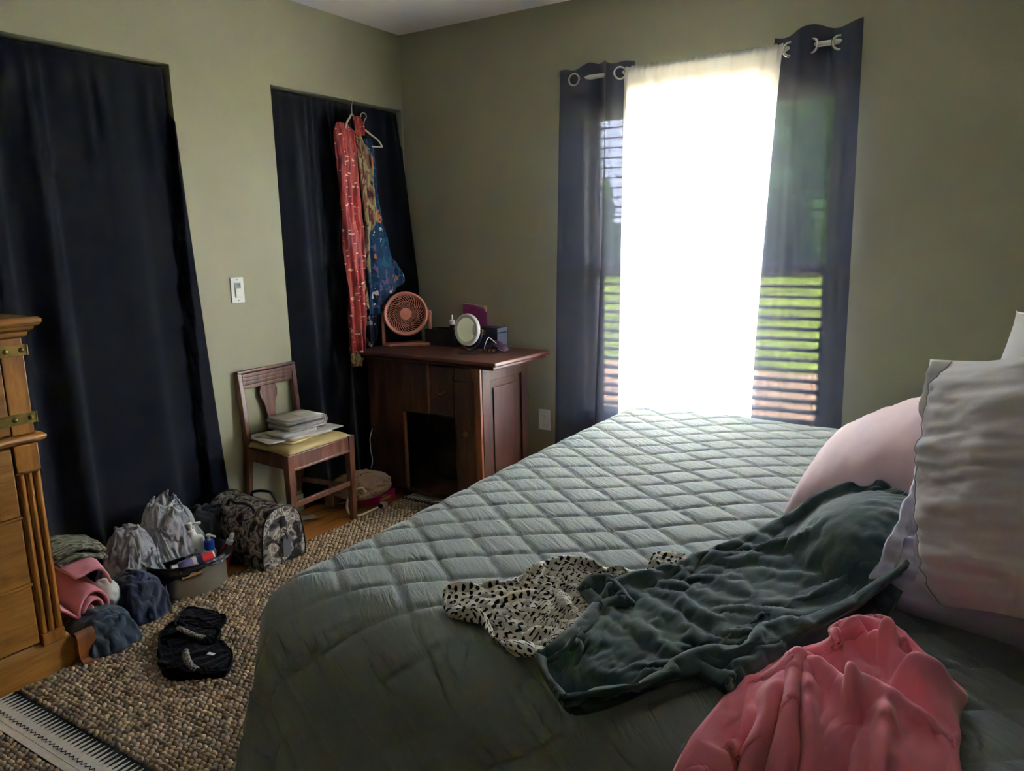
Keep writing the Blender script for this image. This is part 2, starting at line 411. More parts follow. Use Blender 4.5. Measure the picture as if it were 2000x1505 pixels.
# ---- dark grommet curtains: loose weave that lets a little daylight through
def weave_mat(name, c, alpha_lo, alpha_hi):
    m, nt, b = newmat(name)
    b.inputs['Roughness'].default_value = .9; b.inputs['Specular IOR Level'].default_value = .1; b.inputs['Sheen Weight'].default_value = .2
    b.inputs['Base Color'].default_value = rgb(c)
    tl = N(nt, 'ShaderNodeBsdfTranslucent'); tl.inputs[0].default_value = rgb(tuple(x*1.0 for x in c))
    mb = N(nt, 'ShaderNodeMixShader', i0=.05); nt.links.new(b.outputs[0], mb.inputs[1]); nt.links.new(tl.outputs[0], mb.inputs[2])
    hs = []
    for st in ((700, 60, 1), (60, 700, 1)):
        v = coords(nt, 'UV', st); t = N(nt, 'ShaderNodeTexNoise', Scale=1.0, Detail=2.0, Roughness=.7); nt.links.new(v, t.inputs['Vector']); hs.append(t.outputs[0])
    mu = N(nt, 'ShaderNodeMath', operation='MULTIPLY'); nt.links.new(hs[0], mu.inputs[0]); nt.links.new(hs[1], mu.inputs[1])
    mr = N(nt, 'ShaderNodeMapRange', i1=.14, i2=.38, i3=alpha_lo, i4=alpha_hi); nt.links.new(mu.outputs[0], mr.inputs[0])
    tr = N(nt, 'ShaderNodeBsdfTransparent')
    mx = N(nt, 'ShaderNodeMixShader'); nt.links.new(mr.outputs[0], mx.inputs[0]); nt.links.new(mb.outputs[0], mx.inputs[1]); nt.links.new(tr.outputs[0], mx.inputs[2])
    nt.links.new(mx.outputs[0], nt.nodes['Material Output'].inputs[0]); return m
M_gc = weave_mat('slate_loose_weave', srgb(66, 68, 80), .001, .0125)
M_ring = plain('grommet_metal', srgb(190, 188, 182), .25, .02, metal=.9)
def plan_curtain(top, bot, ztop, zbot, nu, nv, wob=.004, seed=0, topf=None):
    """sheet hanging between a plan curve at its head and one at its foot"""
    T = resample([(x, y, 0) for x, y in top], nu); B = resample([(x, y, 0) for x, y in bot], nu)
    A = np.zeros((nv, nu, 3))
    for j in range(nv):
        t = j/(nv-1); tt = t**.8
        P = T*(1-tt)+B*tt
        A[j, :, :2] = P[:, :2]
        for i in range(nu):
            zt = ztop+(topf(i/(nu-1)) if topf else 0)
            A[j, i, 2] = zt+(zbot-zt)*t
            A[j, i, 1] += wob*noise.noise(Vector((i*.09, t*2.2, seed)))*min(1, t*3)
    return A
def grommet_curtain(label, top, bot, grom, ztop, zbot, topf, seed):
    L = Vector((sum(p[0] for p in top)/len(top), RY, zbot))
    t = thing('grommet_curtain', label, 'curtain', L, group='dark grommet curtains')
    A = plan_curtain(top, bot, ztop, zbot, 120, 50, .006, seed, topf)
    cloth('panel', A-np.array(L), M_gc, t, solid=.0)
    for gx, gy, an in grom:
        R = Matrix.Translation(Vector((gx, gy, RZ-.006))-L) @ Matrix.Rotation(an, 4, 'Z') @ Matrix.Rotation(PI/2, 4, 'X')
        MB().lathe([(.021, -.002), (.021, .003), (.024, .0045), (.030, .0035), (.032, 0), (.030, -.0035), (.024, -.0045), (.021, -.003), (.021, -.002)], 24, R, caps=False).build('grommet', M_ring, t, smooth=50)
    return t
grommet_curtain('dark slate grommet curtain hanging on the window side nearest the wooden cabinet',
    [(1.05, -.085), (1.13, -.10), (1.20, -.085), (1.235, -.055), (1.27, -.075), (1.31, -.125), (1.345, -.118), (1.38, -.085), (1.42, -.06)],
    [(.985, -.07), (1.07, -.085), (1.15, -.07), (1.20, -.055), (1.265, -.06), (1.278, -.10), (1.235, -.115), (1.245, -.125), (1.30, -.10), (1.352, -.07)],
    [(1.13, -.099, .05), (1.365, -.102, .5)], 2.115, .04, lambda u: .012*math.sin(u*9+3.6)+.006*math.sin(u*23), 3.1)
grommet_curtain('dark slate grommet curtain hanging on the window side nearest the bed pillows',
    [(2.035, -.06), (2.10, -.088), (2.15, -.118), (2.20, -.09), (2.25, -.06), (2.29, -.085), (2.335, -.105), (2.372, -.08)],
    [(1.99, -.06), (2.07, -.08), (2.14, -.085), (2.20, -.065), (2.25, -.06), (2.30, -.085), (2.345, -.095), (2.385, -.07)],
    [(2.105, -.09, .3), (2.19, -.096, -.5), (2.29, -.086, .4)], 2.118, .04, lambda u: .014*math.sin(u*10+3.3)+.012*u, 8.3)
# ---- white sheer, gathered on the rod
m, nt, b = newmat('white_sheer'); nt.nodes.remove(b)
tr = N(nt, 'ShaderNodeBsdfTransparent'); df = N(nt, 'ShaderNodeBsdfDiffuse'); tl = N(nt, 'ShaderNodeBsdfTranslucent')
df.inputs[0].default_value = (.86, .86, .84, 1); tl.inputs[0].default_value = (.9, .9, .88, 1)
m1 = N(nt, 'ShaderNodeMixShader', i0=.8); nt.links.new(df.outputs[0], m1.inputs[1]); nt.links.new(tl.outputs[0], m1.inputs[2])
v = coords(nt, 'UV', (22, 120, 1)); t = N(nt, 'ShaderNodeTexNoise', Scale=1.0, Detail=1.0); nt.links.new(v, t.inputs['Vector'])
mr = N(nt, 'ShaderNodeMapRange', i1=.69, i2=.73, i3=.13, i4=.02); nt.links.new(t.outputs[0], mr.inputs[0])
m2 = N(nt, 'ShaderNodeMixShader'); nt.links.new(mr.outputs[0], m2.inputs[0]); nt.links.new(m1.outputs[0], m2.inputs[1]); nt.links.new(tr.outputs[0], m2.inputs[2])
nt.links.new(m2.outputs[0], nt.nodes['Material Output'].inputs[0]); M_sheer = m
nu, nv = 220, 46; zt, zb = 2.083, .12
A = np.zeros((nv, nu, 3))
for j in range(nv):
    t = j/(nv-1)
    for i in range(nu):
        u = i/(nu-1)
        xa = 1.385+u*(2.078-1.385); xb = 1.352+u*(1.985-1.352)
        k = min(1, t*14)
        ph = u*52+1.3*math.sin(u*11)+.8*math.sin(u*29)
        lo = u*30+1.5*math.sin(u*7+1)
        amp = (.006*(1-t)+.010*t)
        yy = RY-.0125-.004*(1-k)+k*(amp*math.sin(ph)*(1-t*.6)+.016*math.sin(lo)*t**.7)-.012*k
        if t < .02: yy = RY-.008-.004*math.sin(u*160)
        A[j, i] = (xa+(xb-xa)*t**.8+.004*math.sin(ph+1)*k, yy, zt+(zb-zt)*t+(.007*fbm(u*60, 3) if j == 0 else 0))
sh = cloth('sheer_curtain', A, M_sheer, loc=(1.7, RY, zb), solid=.0)
tag(sh, 'white sheer curtain gathered on the rod across the middle of the bright window', 'sheer curtain')

# ================================================================== OUTSIDE
M_lawn = plain('lawn_grass', srgb(150, 168, 60), .9, .35, .8, (40, .5, .03))
M_mulch = plain('patio_clay', srgb(206, 168, 132), .9, .15, 3, (60, .3, .01))
o = MB().box(-60, 60, 6.3, 90, -.6, -.42).build('lawn', M_lawn); tag(o, 'sunlit yellow green lawn seen outside through the blind', 'lawn', kind='stuff')
o = MB().box(-20, 20, .14, 6.3, -.6, -.40).build('patio', M_mulch); tag(o, 'pale clay coloured patio outside below the window', 'patio', kind='structure')
M_leaf = plain('tree_leaves', srgb(76, 112, 56), .8, .5, 2.5, (9, 1.0, .25))
M_bark = plain('tree_bark', srgb(80, 64, 48), .9, .2, 5, (20, .6, .03))
def tree(label, x, y, h, r, seed, cat='tree'):
    t = thing(cat if cat != 'tree' else 'garden_tree', label, cat, (x, y, -.42), group='trees and shrubs outside')
    rr = random.Random(seed); m = MB()
    for k in range(9):
        bm = bmesh.new(); bmesh.ops.create_icosphere(bm, subdivisions=3, radius=1)
        c = Vector((rr.uniform(-.55, .55)*r, rr.uniform(-.5, .5)*r, h*rr.uniform(.30, .88))); s = r*rr.uniform(.42, .60)
        vs = []
        for vv in bm.verts:
            p = vv.co; d = 1+.28*noise.fractal(p*2.6+Vector((seed+k, 0, 0)), 1, 2, 3); q_ = c+p*s*d; q_.z = max(q_.z, .03); vs.append(q_)
        m.add(vs, [[q.index for q in ff.verts] for ff in bm.faces]); bm.free()
    m.build('crown', M_leaf, t)
    MB().tube([(0, 0, 0), (.04, .02, h*.25), (0, 0, h*.55)], [.05*r+.05, .04*r+.03, .03*r], 8).build('trunk', M_bark, t, smooth=40)
tree('tall dark green tree outside behind the right strip of the blind', .2, 24, 7.5, 3.4, 1)
tree('broad green tree outside standing behind the tallest tree', -5.0, 44, 13, 5.0, 7)
tree('dark green tree outside at the far left of the window view', -13, 27, 5.0, 2.0, 2)
tree('small green tree outside beyond the lawn at the window centre', -6.6, 34, 5.0, 2.0, 4)
hm = MB(); rr = random.Random(8)
for k in range(26):
    bm = bmesh.new(); bmesh.ops.create_icosphere(bm, subdivisions=3, radius=1); c = Vector((-31+k*1.75, 36+rr.uniform(-.5, .5), .55)); s_ = Vector((1.35, .9, 1.25+rr.uniform(-.2, .5)))
    hm.add([Vector((c.x+v_.co.x*s_.x*d, c.y+v_.co.y*s_.y*d, max(-.41, c.z+v_.co.z*s_.z*d))) for v_ in bm.verts for d in (1+.22*noise.fractal(v_.co*2.8+Vector((k*3.0, 0, 0)), 1, 2, 3),)], [[q.index for q in ff.verts] for ff in bm.faces]); bm.free()
tag(hm.build('hedge', M_leaf, loc=(-9, 36, -.41)), 'long dark green hedge along the far edge of the lawn outside', 'hedge')
pp = thing('porch_post', 'white square porch post outside at the left of the window', 'post', (.35, 2.4, -.40))
MB().box(-.06, .06, -.06, .06, .12, 3.0).build('shaft', M_white, pp, bevel=.006)
MB().box(-.09, .09, -.09, .09, 0, .12).build('base', M_white, pp, bevel=.006)

# ================================================================== CLOSET CURTAINS
m, nt, b = newmat('black_velvet')
b.inputs['Base Color'].default_value = (.0075, .008, .012, 1); b.inputs['Roughness'].default_value = .85; b.inputs['Specular IOR Level'].default_value = .12
b.inputs['Sheen Weight'].default_value = .30; b.inputs['Sheen Roughness'].default_value = .35; b.inputs['Sheen Tint'].default_value = (.55, .6, .8, 1)
v = coords(nt, 'UV'); n3 = N(nt, 'ShaderNodeTexNoise', Scale=420, Detail=2.0); nt.links.new(v, n3.inputs['Vector']); bump(nt, b, n3.outputs[0], .4, .0012)
M_vel = m
def closet_curtain(label, ya, yb, yb_bot, seed, xr=0.0, xbot=.035):
    zt = 2.03; nv, nu = 60, 230
    A = np.zeros((nv, nu, 3))
    rr = random.Random(seed); ph = [rr.uniform(0, 6) for _ in range(6)]; W = abs(yb-ya)
    for j in range(nv):
        t = j/(nv-1)
        for i in range(nu):
            u = i/(nu-1); s = u*W+.05*math.sin(u*7+ph[4])
            big = math.sin(s*24+ph[0]+.6*math.sin(s*9+ph[1]))+.45*math.sin(s*41+ph[2])
            small = math.sin(s*95+ph[3]+1.2*math.sin(s*31))
            k = min(1, t*7)
            x = -.022+(.007+.020*t**.6)*big*k+.005*small*(1-t)**3*min(1, t*25)+xbot*t**1.6+xr*max(0, u-.7)/.3*min(1, t*2.2)
            e = max(0, u-.55)/.45
            y = ya+(yb-ya)*u+(yb_bot-yb)*e*e*t**1.3+.012*t*math.sin(s*24+ph[5])
            zz = zt+(0.012-zt)*t+.010*fbm(s*6, seed)*(t > .98)
            if u > .995: x -= .004
            if y > yb-.004 and t > .1: x = max(x, .012)
            A[j, i] = (x, y, zz)
    L = (0, (ya+yb)/2, 0)
    t = thing('closet_curtain', label, 'curtain', L, group='black closet curtains')
    cloth('panel', A-np.array(L), M_vel, t, solid=.003)
    MB().tube([(-.045, ya-L[1]-.003, zt-.012), (-.045, yb-L[1]+.003, zt-.012)], .009, 10).build('tension_rod', M_rod, t, smooth=40)
    return t
closet_curtain('wide black velvet curtain across the closet opening beside the dresser', A1+.01, A2-.012, A2+.085, 11)
closet_curtain('narrow black velvet curtain across the closet opening behind the hanging dresses', B1+.012, B2-.016, B2-.01, 23, .075)
# ---- switch and outlet
def wallplate(name, label, cat, M):
    t = thing(name, label, cat); t.matrix_world = M
    MB().box(-.035, .035, -.057, .057, 0, .006).build('plate', M_white, t, bevel=.003)
    return t
M_grey = plain('grey_plastic', srgb(120, 120, 116), .5)
sw = wallplate('light_switch', 'white dimmer switch plate on the green wall between the closets', 'light switch', frame((0, -1.214, 1.13), (0, 1, 0), (0, 0, 1)))
MB().box(-.0165, .0165, -.033, .033, .006, .0075).build('switch_frame', plain('switch_grey', srgb(150, 150, 142), .5), sw)  # plain grey frame around the paddle
MB().box(-.0155, .0155, -.032, .008, .0075, .0115).build('paddle', M_white, sw, bevel=.0015)
MB().prism([(-.004, .026), (.013, .009), (.013, .028)], .0075, .0085).build('slider_window', M_grey, sw)
for zz in (-.046, .046): MB().lathe([(.003, .006), (.0025, .0075), (0, .008)], 10, Matrix.Translation((0, zz, 0))).build('screw', M_grey, sw)
ot = wallplate('wall_outlet', 'white duplex power outlet low on the wall beside the wooden cabinet', 'outlet', frame((.89, 0, .368), (1, 0, 0), (0, 0, 1)))
M_slot = plain('slot_black', srgb(25, 25, 25), .7)
for zz in (-.02, .02):
    r = MB().prism([(.016*math.cos(a)*1.0, max(-.0135, min(.0135, .017*math.sin(a)))+zz) for a in [2*PI*k/20 for k in range(20)]], .006, .0078).build('receptacle', M_white, ot)
    for sx in (-.006, .006): MB().box(sx-.0012, sx+.0012, zz-.001, zz+.0065, .0078, .0083).build('slot', M_slot, r)
    MB().lathe([(.0026, .0078), (.0026, .0083)], 10, Matrix.Translation((0, zz-.008, 0))).build('ground_slot', M_slot, r)
# ================================================================== RUG
RX0, RX1, RYA, RYB = .352, 3.05, -3.10, -.44
rug = thing('braided_rug', 'chunky tan and grey woven rug with black and white sawtooth bands', 'rug', ((RX0+RX1)/2, (RYA+RYB)/2, 0))
ro = np.array(rug.location)
M_rugb = plain('rug_base', srgb(60, 52, 42), .95, .2, 40)
MB().box(RX0, RX1, RYA, RYB, .0005, .006).build('backing', M_rugb, rug).location = -Vector(ro)
m, nt, b = newmat('rug_wool')
ge = N(nt, 'ShaderNodeNewGeometry'); v = coords(nt, 'Object'); nzz = N(nt, 'ShaderNodeTexNoise', Scale=3.0, Detail=2.0); nt.links.new(v, nzz.inputs['Vector'])
ad = N(nt, 'ShaderNodeMath', operation='MULTIPLY_ADD', i1=.7); nt.links.new(ge.outputs['Random Per Island'], ad.inputs[0]); 
mm = N(nt, 'ShaderNodeMath', operation='MULTIPLY', i1=.4); nt.links.new(nzz.outputs[0], mm.inputs[0]); nt.links.new(mm.outputs[0], ad.inputs[2])
nt.links.new(ramp(nt, ad.outputs[0], [(.1, srgb(104, 86, 68)), (.35, srgb(146, 124, 98)), (.6, srgb(172, 150, 122)), (.85, srgb(128, 116, 104))]), b.inputs['Base Color'])
b.inputs['Roughness'].default_value = .95; b.inputs['Specular IOR Level'].default_value = .1
n3 = N(nt, 'ShaderNodeTexNoise', Scale=260, Detail=3.0); nt.links.new(v, n3.inputs['Vector']); bump(nt, b, n3.outputs[0], .7, .003)
M_wool = m
BANDS = ((-2.625, -2.505), (-.575, -.49))
# chunky loops (uncountable): low half-ellipsoids in staggered rows, only where the rug lies open
seg, T, F = 7, [], []
ring = [(math.cos(2*PI*k/seg), math.sin(2*PI*k/seg)) for k in range(seg)]
base = [(1, 0), (.86, .6), (.45, .92)]
lv = []
for rr_, zz in base: lv += [(c*rr_, s*rr_, zz) for c, s in ring]
lv.append((0, 0, 1)); lv = np.array(lv)
lf = []
for i in range(2):
    for k in range(seg): k2 = (k+1) % seg; lf.append((i*seg+k, i*seg+k2, (i+1)*seg+k2, (i+1)*seg+k))
for k in range(seg): lf.append((2*seg+k, 2*seg+(k+1) % seg, 3*seg))
rr = random.Random(5); V = []; F = []; off = 0; py = RYA+.01; row = 0
while py < RYB-.008:
    inband = any(a-.004 < py < c+.004 for a, c in BANDS)
    px = RX0+.006+(row % 2)*.0105
    while not inband and px < 2.1:
        sx = .0118*rr.uniform(.9, 1.15); sy = .0088*rr.uniform(.9, 1.15); sz = .0125*rr.uniform(.75, 1.2); an = rr.uniform(-.5, .5)+(.5 if row % 2 else -.5)
        ca, sa = math.cos(an), math.sin(an)
        L = lv*np.array((sx, sy, sz)); q = np.empty_like(L)
        q[:, 0] = L[:, 0]*ca-L[:, 1]*sa+px-ro[0]+rr.uniform(-.0015, .0015); q[:, 1] = L[:, 0]*sa+L[:, 1]*ca+py-ro[1]+rr.uniform(-.0015, .0015); q[:, 2] = L[:, 2]+.004
        V.append(q); F += [tuple(i+off for i in f_) for f_ in lf]; off += len(L)
        px += .0212
    py += .0142; row += 1
mb = MB(); mb.v = [tuple(p) for p in np.concatenate(V)]; mb.f = F
me = bpy.data.meshes.new('wool_loops'); me.from_pydata(mb.v, [], mb.f); me.shade_smooth(); me.materials.append(M_wool)
o = bpy.data.objects.new('wool_loops', me); COL.objects.link(o); o.parent = rug; o['kind'] = 'stuff'
M_bk = plain('rug_black', srgb(26, 26, 27), .95, .2, 60, (500, .4, .001)); M_wh = plain('rug_white', srgb(196, 188, 176), .95, .08, 60, (500, .5, .001))
for ya, yb in BANDS:
    sgn = 1 if ya < -1 else -1
    e0, e1 = (ya, yb) if sgn > 0 else (yb, ya)
    wd = abs(yb-ya)
    bo = MB().box(RX0, RX1, min(e0, e1), max(e0, e1), .006, .0105).build('woven_band', M_bk, rug, label='black flat woven band'); bo.location = -Vector(ro)
    # white sawtooth strip lying on the black band
    px = RX0; poly = []; tw = .0195
    nteeth = int((RX1-RX0)/tw); top = []
    zag = MB()
    for k in range(nteeth):
        a = RX0+k*tw; 
        pts = [(a, e0+sgn*wd*.18), (a+tw, e0+sgn*wd*.18), (a+tw, e0+sgn*wd*.50), (a+tw*.72, e0+sgn*wd*.62), (a+tw*.72, e0+sgn*wd*.70), (a+tw*.5, e0+sgn*wd*.94), (a+tw*.28, e0+sgn*wd*.70), (a+tw*.28, e0+sgn*wd*.62), (a, e0+sgn*wd*.50)]
        if sgn < 0: pts = pts[::-1]
        zag.prism(pts, .0105, .0128)
    for k in range(1):
        pts = [(RX0, e0), (RX1, e0), (RX1, e0+sgn*wd*.17), (RX0, e0+sgn*wd*.17)]
        zag.prism(pts if sgn > 0 else pts[::-1], .0105, .0128)
    zo = zag.build('sawtooth_strip', M_wh, rug, label='white sawtooth edging'); zo.location = -Vector(ro)
    zl = []
    for k in range(nteeth*2): zl.append((RX0+k*tw/2-ro[0], e0+sgn*wd*(.30 if k % 2 else .38)-ro[1], .0131))
    MB().tube(zl, .0016, 4, caps=False).build('zigzag_line', M_bk, rug)

# ================================================================== BED
QZ = .62
bed = thing('bed', 'wide bed base and mattress hidden under the sage quilt', 'bed', (2.55, -1.43, .018))
M_mat = plain('mattress_ticking', srgb(200, 196, 186), .9)
MB().box(-.84, .98, -.86, .86, .34, .575).build('mattress', M_mat, bed, bevel=.05, seg=3, smooth=40)
MB().box(-.86, .98, -.87, .87, .15, .34).build('box_spring', plain('box_spring_cloth', srgb(120, 112, 100), .9), bed, bevel=.015)
M_hb = wood('bed_wood', srgb(60, 34, 18), srgb(92, 54, 28), srgb(120, 74, 40), (10, 1, 10), 2.5)
for sx in (-.80, .92):
    for sy in (-.8, .8): MB().bar((sx, sy, 0), (sx, sy, .16), .05, .05, (1, 0, 0)).build('leg', M_hb, bed, bevel=.004)
MB().box(1.0, 1.05, -.98, .98, .05, .92).build('headboard', M_hb, bed, bevel=.01)
# quilt: flat cloth laid over the rounded mattress, quilted in diamonds
m, nt, b = newmat('sage_quilt')
v = coords(nt, 'UV')
nz1 = N(nt, 'ShaderNodeTexNoise', Scale=2.2, Detail=4.0); nt.links.new(v, nz1.inputs['Vector'])
nt.links.new(ramp(nt, nz1.outputs[0], [(.3, srgb(137, 146, 143)), (.7, srgb(151, 160, 157))]), b.inputs['Base Color'])
b.inputs['Roughness'].default_value = .75; b.inputs['Specular IOR Level'].default_value = .25; b.inputs['Sheen Weight'].default_value = .25; b.inputs['Sheen Roughness'].default_value = .5
wv = coords(nt, 'UV', (1, 1, 1), (0, 0, math.radians(38)))
wt = N(nt, 'ShaderNodeTexNoise', Scale=1.0, Detail=4.0, Roughness=.6, Distortion=1.1)
mp2 = N(nt, 'ShaderNodeMapping'); mp2.inputs['Scale'].default_value = (9, 52, 1); nt.links.new(wv, mp2.inputs['Vector']); nt.links.new(mp2.outputs[0], wt.inputs['Vector'])
p1 = bump(nt, None, wt.outputs[0], .5, .010)
n3 = N(nt, 'ShaderNodeTexNoise', Scale=700, Detail=1.0); nt.links.new(v, n3.inputs['Vector']); bump(nt, b, n3.outputs[0], .25, .0008, p1)
M_quilt = m
RQ = .125; ex = RQ*PI/2+.40
rx0, rx1, ry0, ry1 = 1.655, 3.50, -2.365, -.50
S = np.arange(rx0-ex, rx1+.001, .0078); Tt = np.arange(ry0-ex, ry1+ex, .0078)
def lattice(s, t):
    a = (s-1.589)/.178+(t+2.264)/.140; c = (s-1.589)/.178-(t+2.264)/.140
    e = lambda q: 1-np.exp(-np.abs(np.sin(PI*q))/.11)
    return e(a)*e(c)*(.72+.28*np.abs(np.sin(PI*a)*np.sin(PI*c))**.5)
SS, TT = np.meshgrid(S, Tt)
qx = np.clip(SS, rx0, rx1); qy = np.clip(TT, ry0, ry1)
dx, dy = SS-qx, TT-qy; D = np.hypot(dx, dy); Ds = np.maximum(D, 1e-6); ux, uy = dx/Ds, dy/Ds
an = np.arctan2(uy, ux)
a = np.minimum(D/RQ, PI/2); hang = np.maximum(D-RQ*PI/2, 0)
corner = np.clip(np.minimum(np.abs(ux), np.abs(uy))*1.6, 0, 1)
per = qx*1.0+qy*1.0
wave = .020*np.sin(per*9.0)+.010*np.sin(per*21+1)+corner*.075*np.sin(an*6.0+.9)
flare = .09+corner*.10
k = np.clip(hang/.35, 0, 1)
offn = RQ*np.sin(a)+hang*flare+wave*k
Z = QZ-.012-RQ*(1-np.cos(a))-hang*.985
low = np.maximum(.035-Z, 0); Z = np.maximum(Z, .035+.01*np.sin(per*30)*(low > 0)); offn = offn+low*.35
puff = .0105*lattice(SS, TT)
sag = np.zeros_like(Z)
big = .010*np.sin(SS*3.1+1.0)*np.sin(TT*2.6)+.006*np.sin(SS*7.7+TT*3.0)
Z = Z+np.where(D < 1e-6, big, big*np.cos(a))
nxv, nyv, nzv = ux*np.sin(a), uy*np.sin(a), np.cos(a)
Q = np.stack([qx+ux*offn+nxv*puff, qy+uy*offn+nyv*puff, Z+nzv*puff], -1)
uvq = np.stack([SS, TT], -1).reshape(-1, 2)
qo = MB().grid(Q-np.array((2.55, -1.43, .05))).build('quilt', M_quilt, smooth=180, uv=uvq, solid=.012, off=-1)
qo.location = (2.55, -1.43, .05)
tag(qo, 'sage green diamond quilted bedspread covering the whole bed', 'quilt')

# ================================================================== PILLOWS
def pillow(name, label, w, h, t, M, mat, hem=0, seed=0, n=64, wr=.006, sag=0, strength=.42, edge=.10, gather=0):
    """closed cushion; local x long, y short, z thick; a pillowcase hem at -x when hem > 0"""
    us = np.linspace(-1, 1, n); vsn = np.linspace(-1, 1, n)
    tops = []
    for sgn in (1, -1):
        A = np.zeros((n, n, 3))
        for j, vv in enumerate(vsn):
            for i, uu in enumerate(us):
                fl_ = 0
                u2 = uu
                if hem: u2 = max(-1, min(1, (uu+hem)/(1-hem) if uu < 0 else uu)) if uu > -1+hem*1.0 else -1
                prof = max(0, 1-u2**2)**(.66 if hem and u2 < 0 else strength)*max(0, 1-vv**2)**strength
                x = w/2*uu*(1-edge*(1-vv*vv)*abs(uu)**3*.6); y = h/2*vv*(1-edge*(1-uu*uu)*abs(vv)**3)
                m_ = 1-prof*.6
                g = 0
                if gather: g = gather*math.exp(-((uu+1-hem)/.35)**2)*(math.sin(vv*21+2.2*math.sin(vv*6+seed)+uu*2)+.6*math.sin(vv*47+uu*5))*(1-abs(vv)**6)
                wz = wr*(fbm(uu*1.6+seed, vv*6, sgn*2.0+seed)+.45*fbm(uu*4, vv*16+seed, sgn))*(.35+m_)+g*(uu > -1+hem*.2)
                base = .016 if (hem and uu <= -1+hem) else 0
                z = sgn*(t/2*prof+base*(1-abs(vv)**8)) + (wz*(1 if prof > .02 else .3)) + sag*(uu*uu+vv*vv)
                if hem: z += .040*max(0, (-.5-uu)/.5)**1.3*(1-.5*abs(vv)**4)
                if hem and uu < -1+hem: z += .006*math.sin(vv*17+seed)*(1-abs(vv)**4)
                A[j, i] = (x+.004*fbm(vv*6, seed), y, z)
        if sgn < 0: A = A[:, ::-1]
        tops.append(A)
    # weld rims: average the two sheets along the border
    T_, B_ = tops[0], tops[1][:, ::-1]
    for sl in ((0, slice(None)), (-1, slice(None)), (slice(None), 0), (slice(None), -1)):
        mid = (T_[sl]+B_[sl])/2; T_[sl] = mid; B_[sl] = mid
    root = thing(name, label, 'pillow'); root.matrix_world = M
    global PINK_TOP
    PINK_TOP = [[tuple(M @ Vector(p)) for p in r] for r in T_]
    mb = MB().grid(T_); mb.grid(B_[:, ::-1])
    uvv = np.stack(np.meshgrid(us*w/2, vsn*h/2), -1).reshape(-1, 2); uvb = np.stack(np.meshgrid(us[::-1]*w/2+3, vsn*h/2), -1).reshape(-1, 2)
    o = mb.build('cushion', mat, root, smooth=180, uv=np.concatenate([uvv, uvb]))
    bm = bmesh.new(); bm.from_mesh(o.data); bmesh.ops.remove_doubles(bm, verts=bm.verts, dist=1e-5); bm.to_mesh(o.data); bm.free(); o.data.shade_smooth()
    if hem:
        i = int(np.argmin(np.abs(us-(-1+hem*1.05))))
        pts = [Vector(T_[j, i])+Vector((0, 0, .0012)) for j in range(1, n-1)]
        MB().tube(pts, .0009, 5).build('hem_stitching', plain('stitch', srgb(165, 158, 168), .9), root)
    return root
M_grey_p = clothmat('pearl_grey_cotton', srgb(222, 217, 221), .8, 900, .04, (26, .35, .006), .2)
M_lav = clothmat('lavender_cotton', srgb(190, 186, 206), .8, 900, .05, (26, .4, .006), .2)
M_pink_p = clothmat('blush_cotton', srgb(222, 190, 198), .8, 900, .04, (20, .35, .006), .2)
pillow('bed_pillow', 'large pearl grey pillow standing upright nearest the camera', .74, .46, .25,
       frame((3.03, -2.165, .965), (.62, -.78, .28), (-.054, .17, .386)), M_grey_p, hem=.20, seed=4.0, n=90, wr=.007, gather=.0028, edge=.13)
pillow('bed_pillow', 'lavender pillow wedged behind and under the pearl grey pillow', .80, .44, .19,
       frame((3.13, -1.93, .785), (.95, -.28, 0.0), (.03, .27, .30)), M_lav, hem=.10, seed=9.0, n=70, wr=.007, gather=.005)
pk = pillow('bed_pillow', 'plump blush pink pillow leaning behind the green sweatpants', .70, .58, .27,
       frame((2.745, -1.25, .742), (0.03, 1, .02), (.93, 0, .42)), M_pink_p, seed=14.0, n=70, wr=.006, strength=.36, gather=.0)
bpy.context.view_layer.update()
tg_ = MB().prism([(-.022, -.014), (.022, -.014), (.022, .014), (-.022, .014)], -.0006, .0006, pk.matrix_world.inverted() @ frame((2.768, -1.635, .735), (.85, -.35, .35), (-.3, 0, .9))).build('care_tag', M_white, pk, label='white care tag')

# ================================================================== CLOTHES ON THE BED
def garment_sheet(rows, nu, nv, bulge, folds, nzs, seed, shrink, **kw):
    A = patch(rows, nu, nv)
    U, Vv = np.meshgrid(np.linspace(0, 1, nu), np.linspace(0, 1, nv))
    env = np.sqrt(1-(1-np.clip(np.minimum(np.minimum(U, 1-U)*nu/5., np.minimum(Vv, 1-Vv)*nv/5.), 0, 1))**2)
    A[..., 2] += -.012*(1-env)+bulge*env+env*ridge(A, folds)+nzs*nz3(A, 11, seed, 3)*(.3+.7*env)
    return sim_sheet(A, shrink, **kw)
def garment_finish(name, label, cat, ids, mat, loc, RES, solid=.006, k=2, relax=0):
    mb = MB(); uvs = []
    for q, i in enumerate(ids):
        B = RES[i].copy()
        for _ in range(relax): B[1:-1, 1:-1] = .5*B[1:-1, 1:-1]+.125*(B[:-2, 1:-1]+B[2:, 1:-1]+B[1:-1, :-2]+B[1:-1, 2:])
        A = refine(B, k); mb.grid(A); uvs.append(grid_uv(A)+np.array((q*1.7, 0)))
    o = mb.build(name, mat, smooth=180, uv=np.concatenate(uvs), loc=loc, solid=solid, off=0)
    tag(o, label, cat); return o
M_pants = clothmat('forest_green_fleece', srgb(34, 60, 56), .95, 1200, .10, (30, .35, .006), .35)
M_coral = clothmat('coral_fleece', srgb(232, 126, 144), .95, 1500, .05, (24, .3, .006), .4)
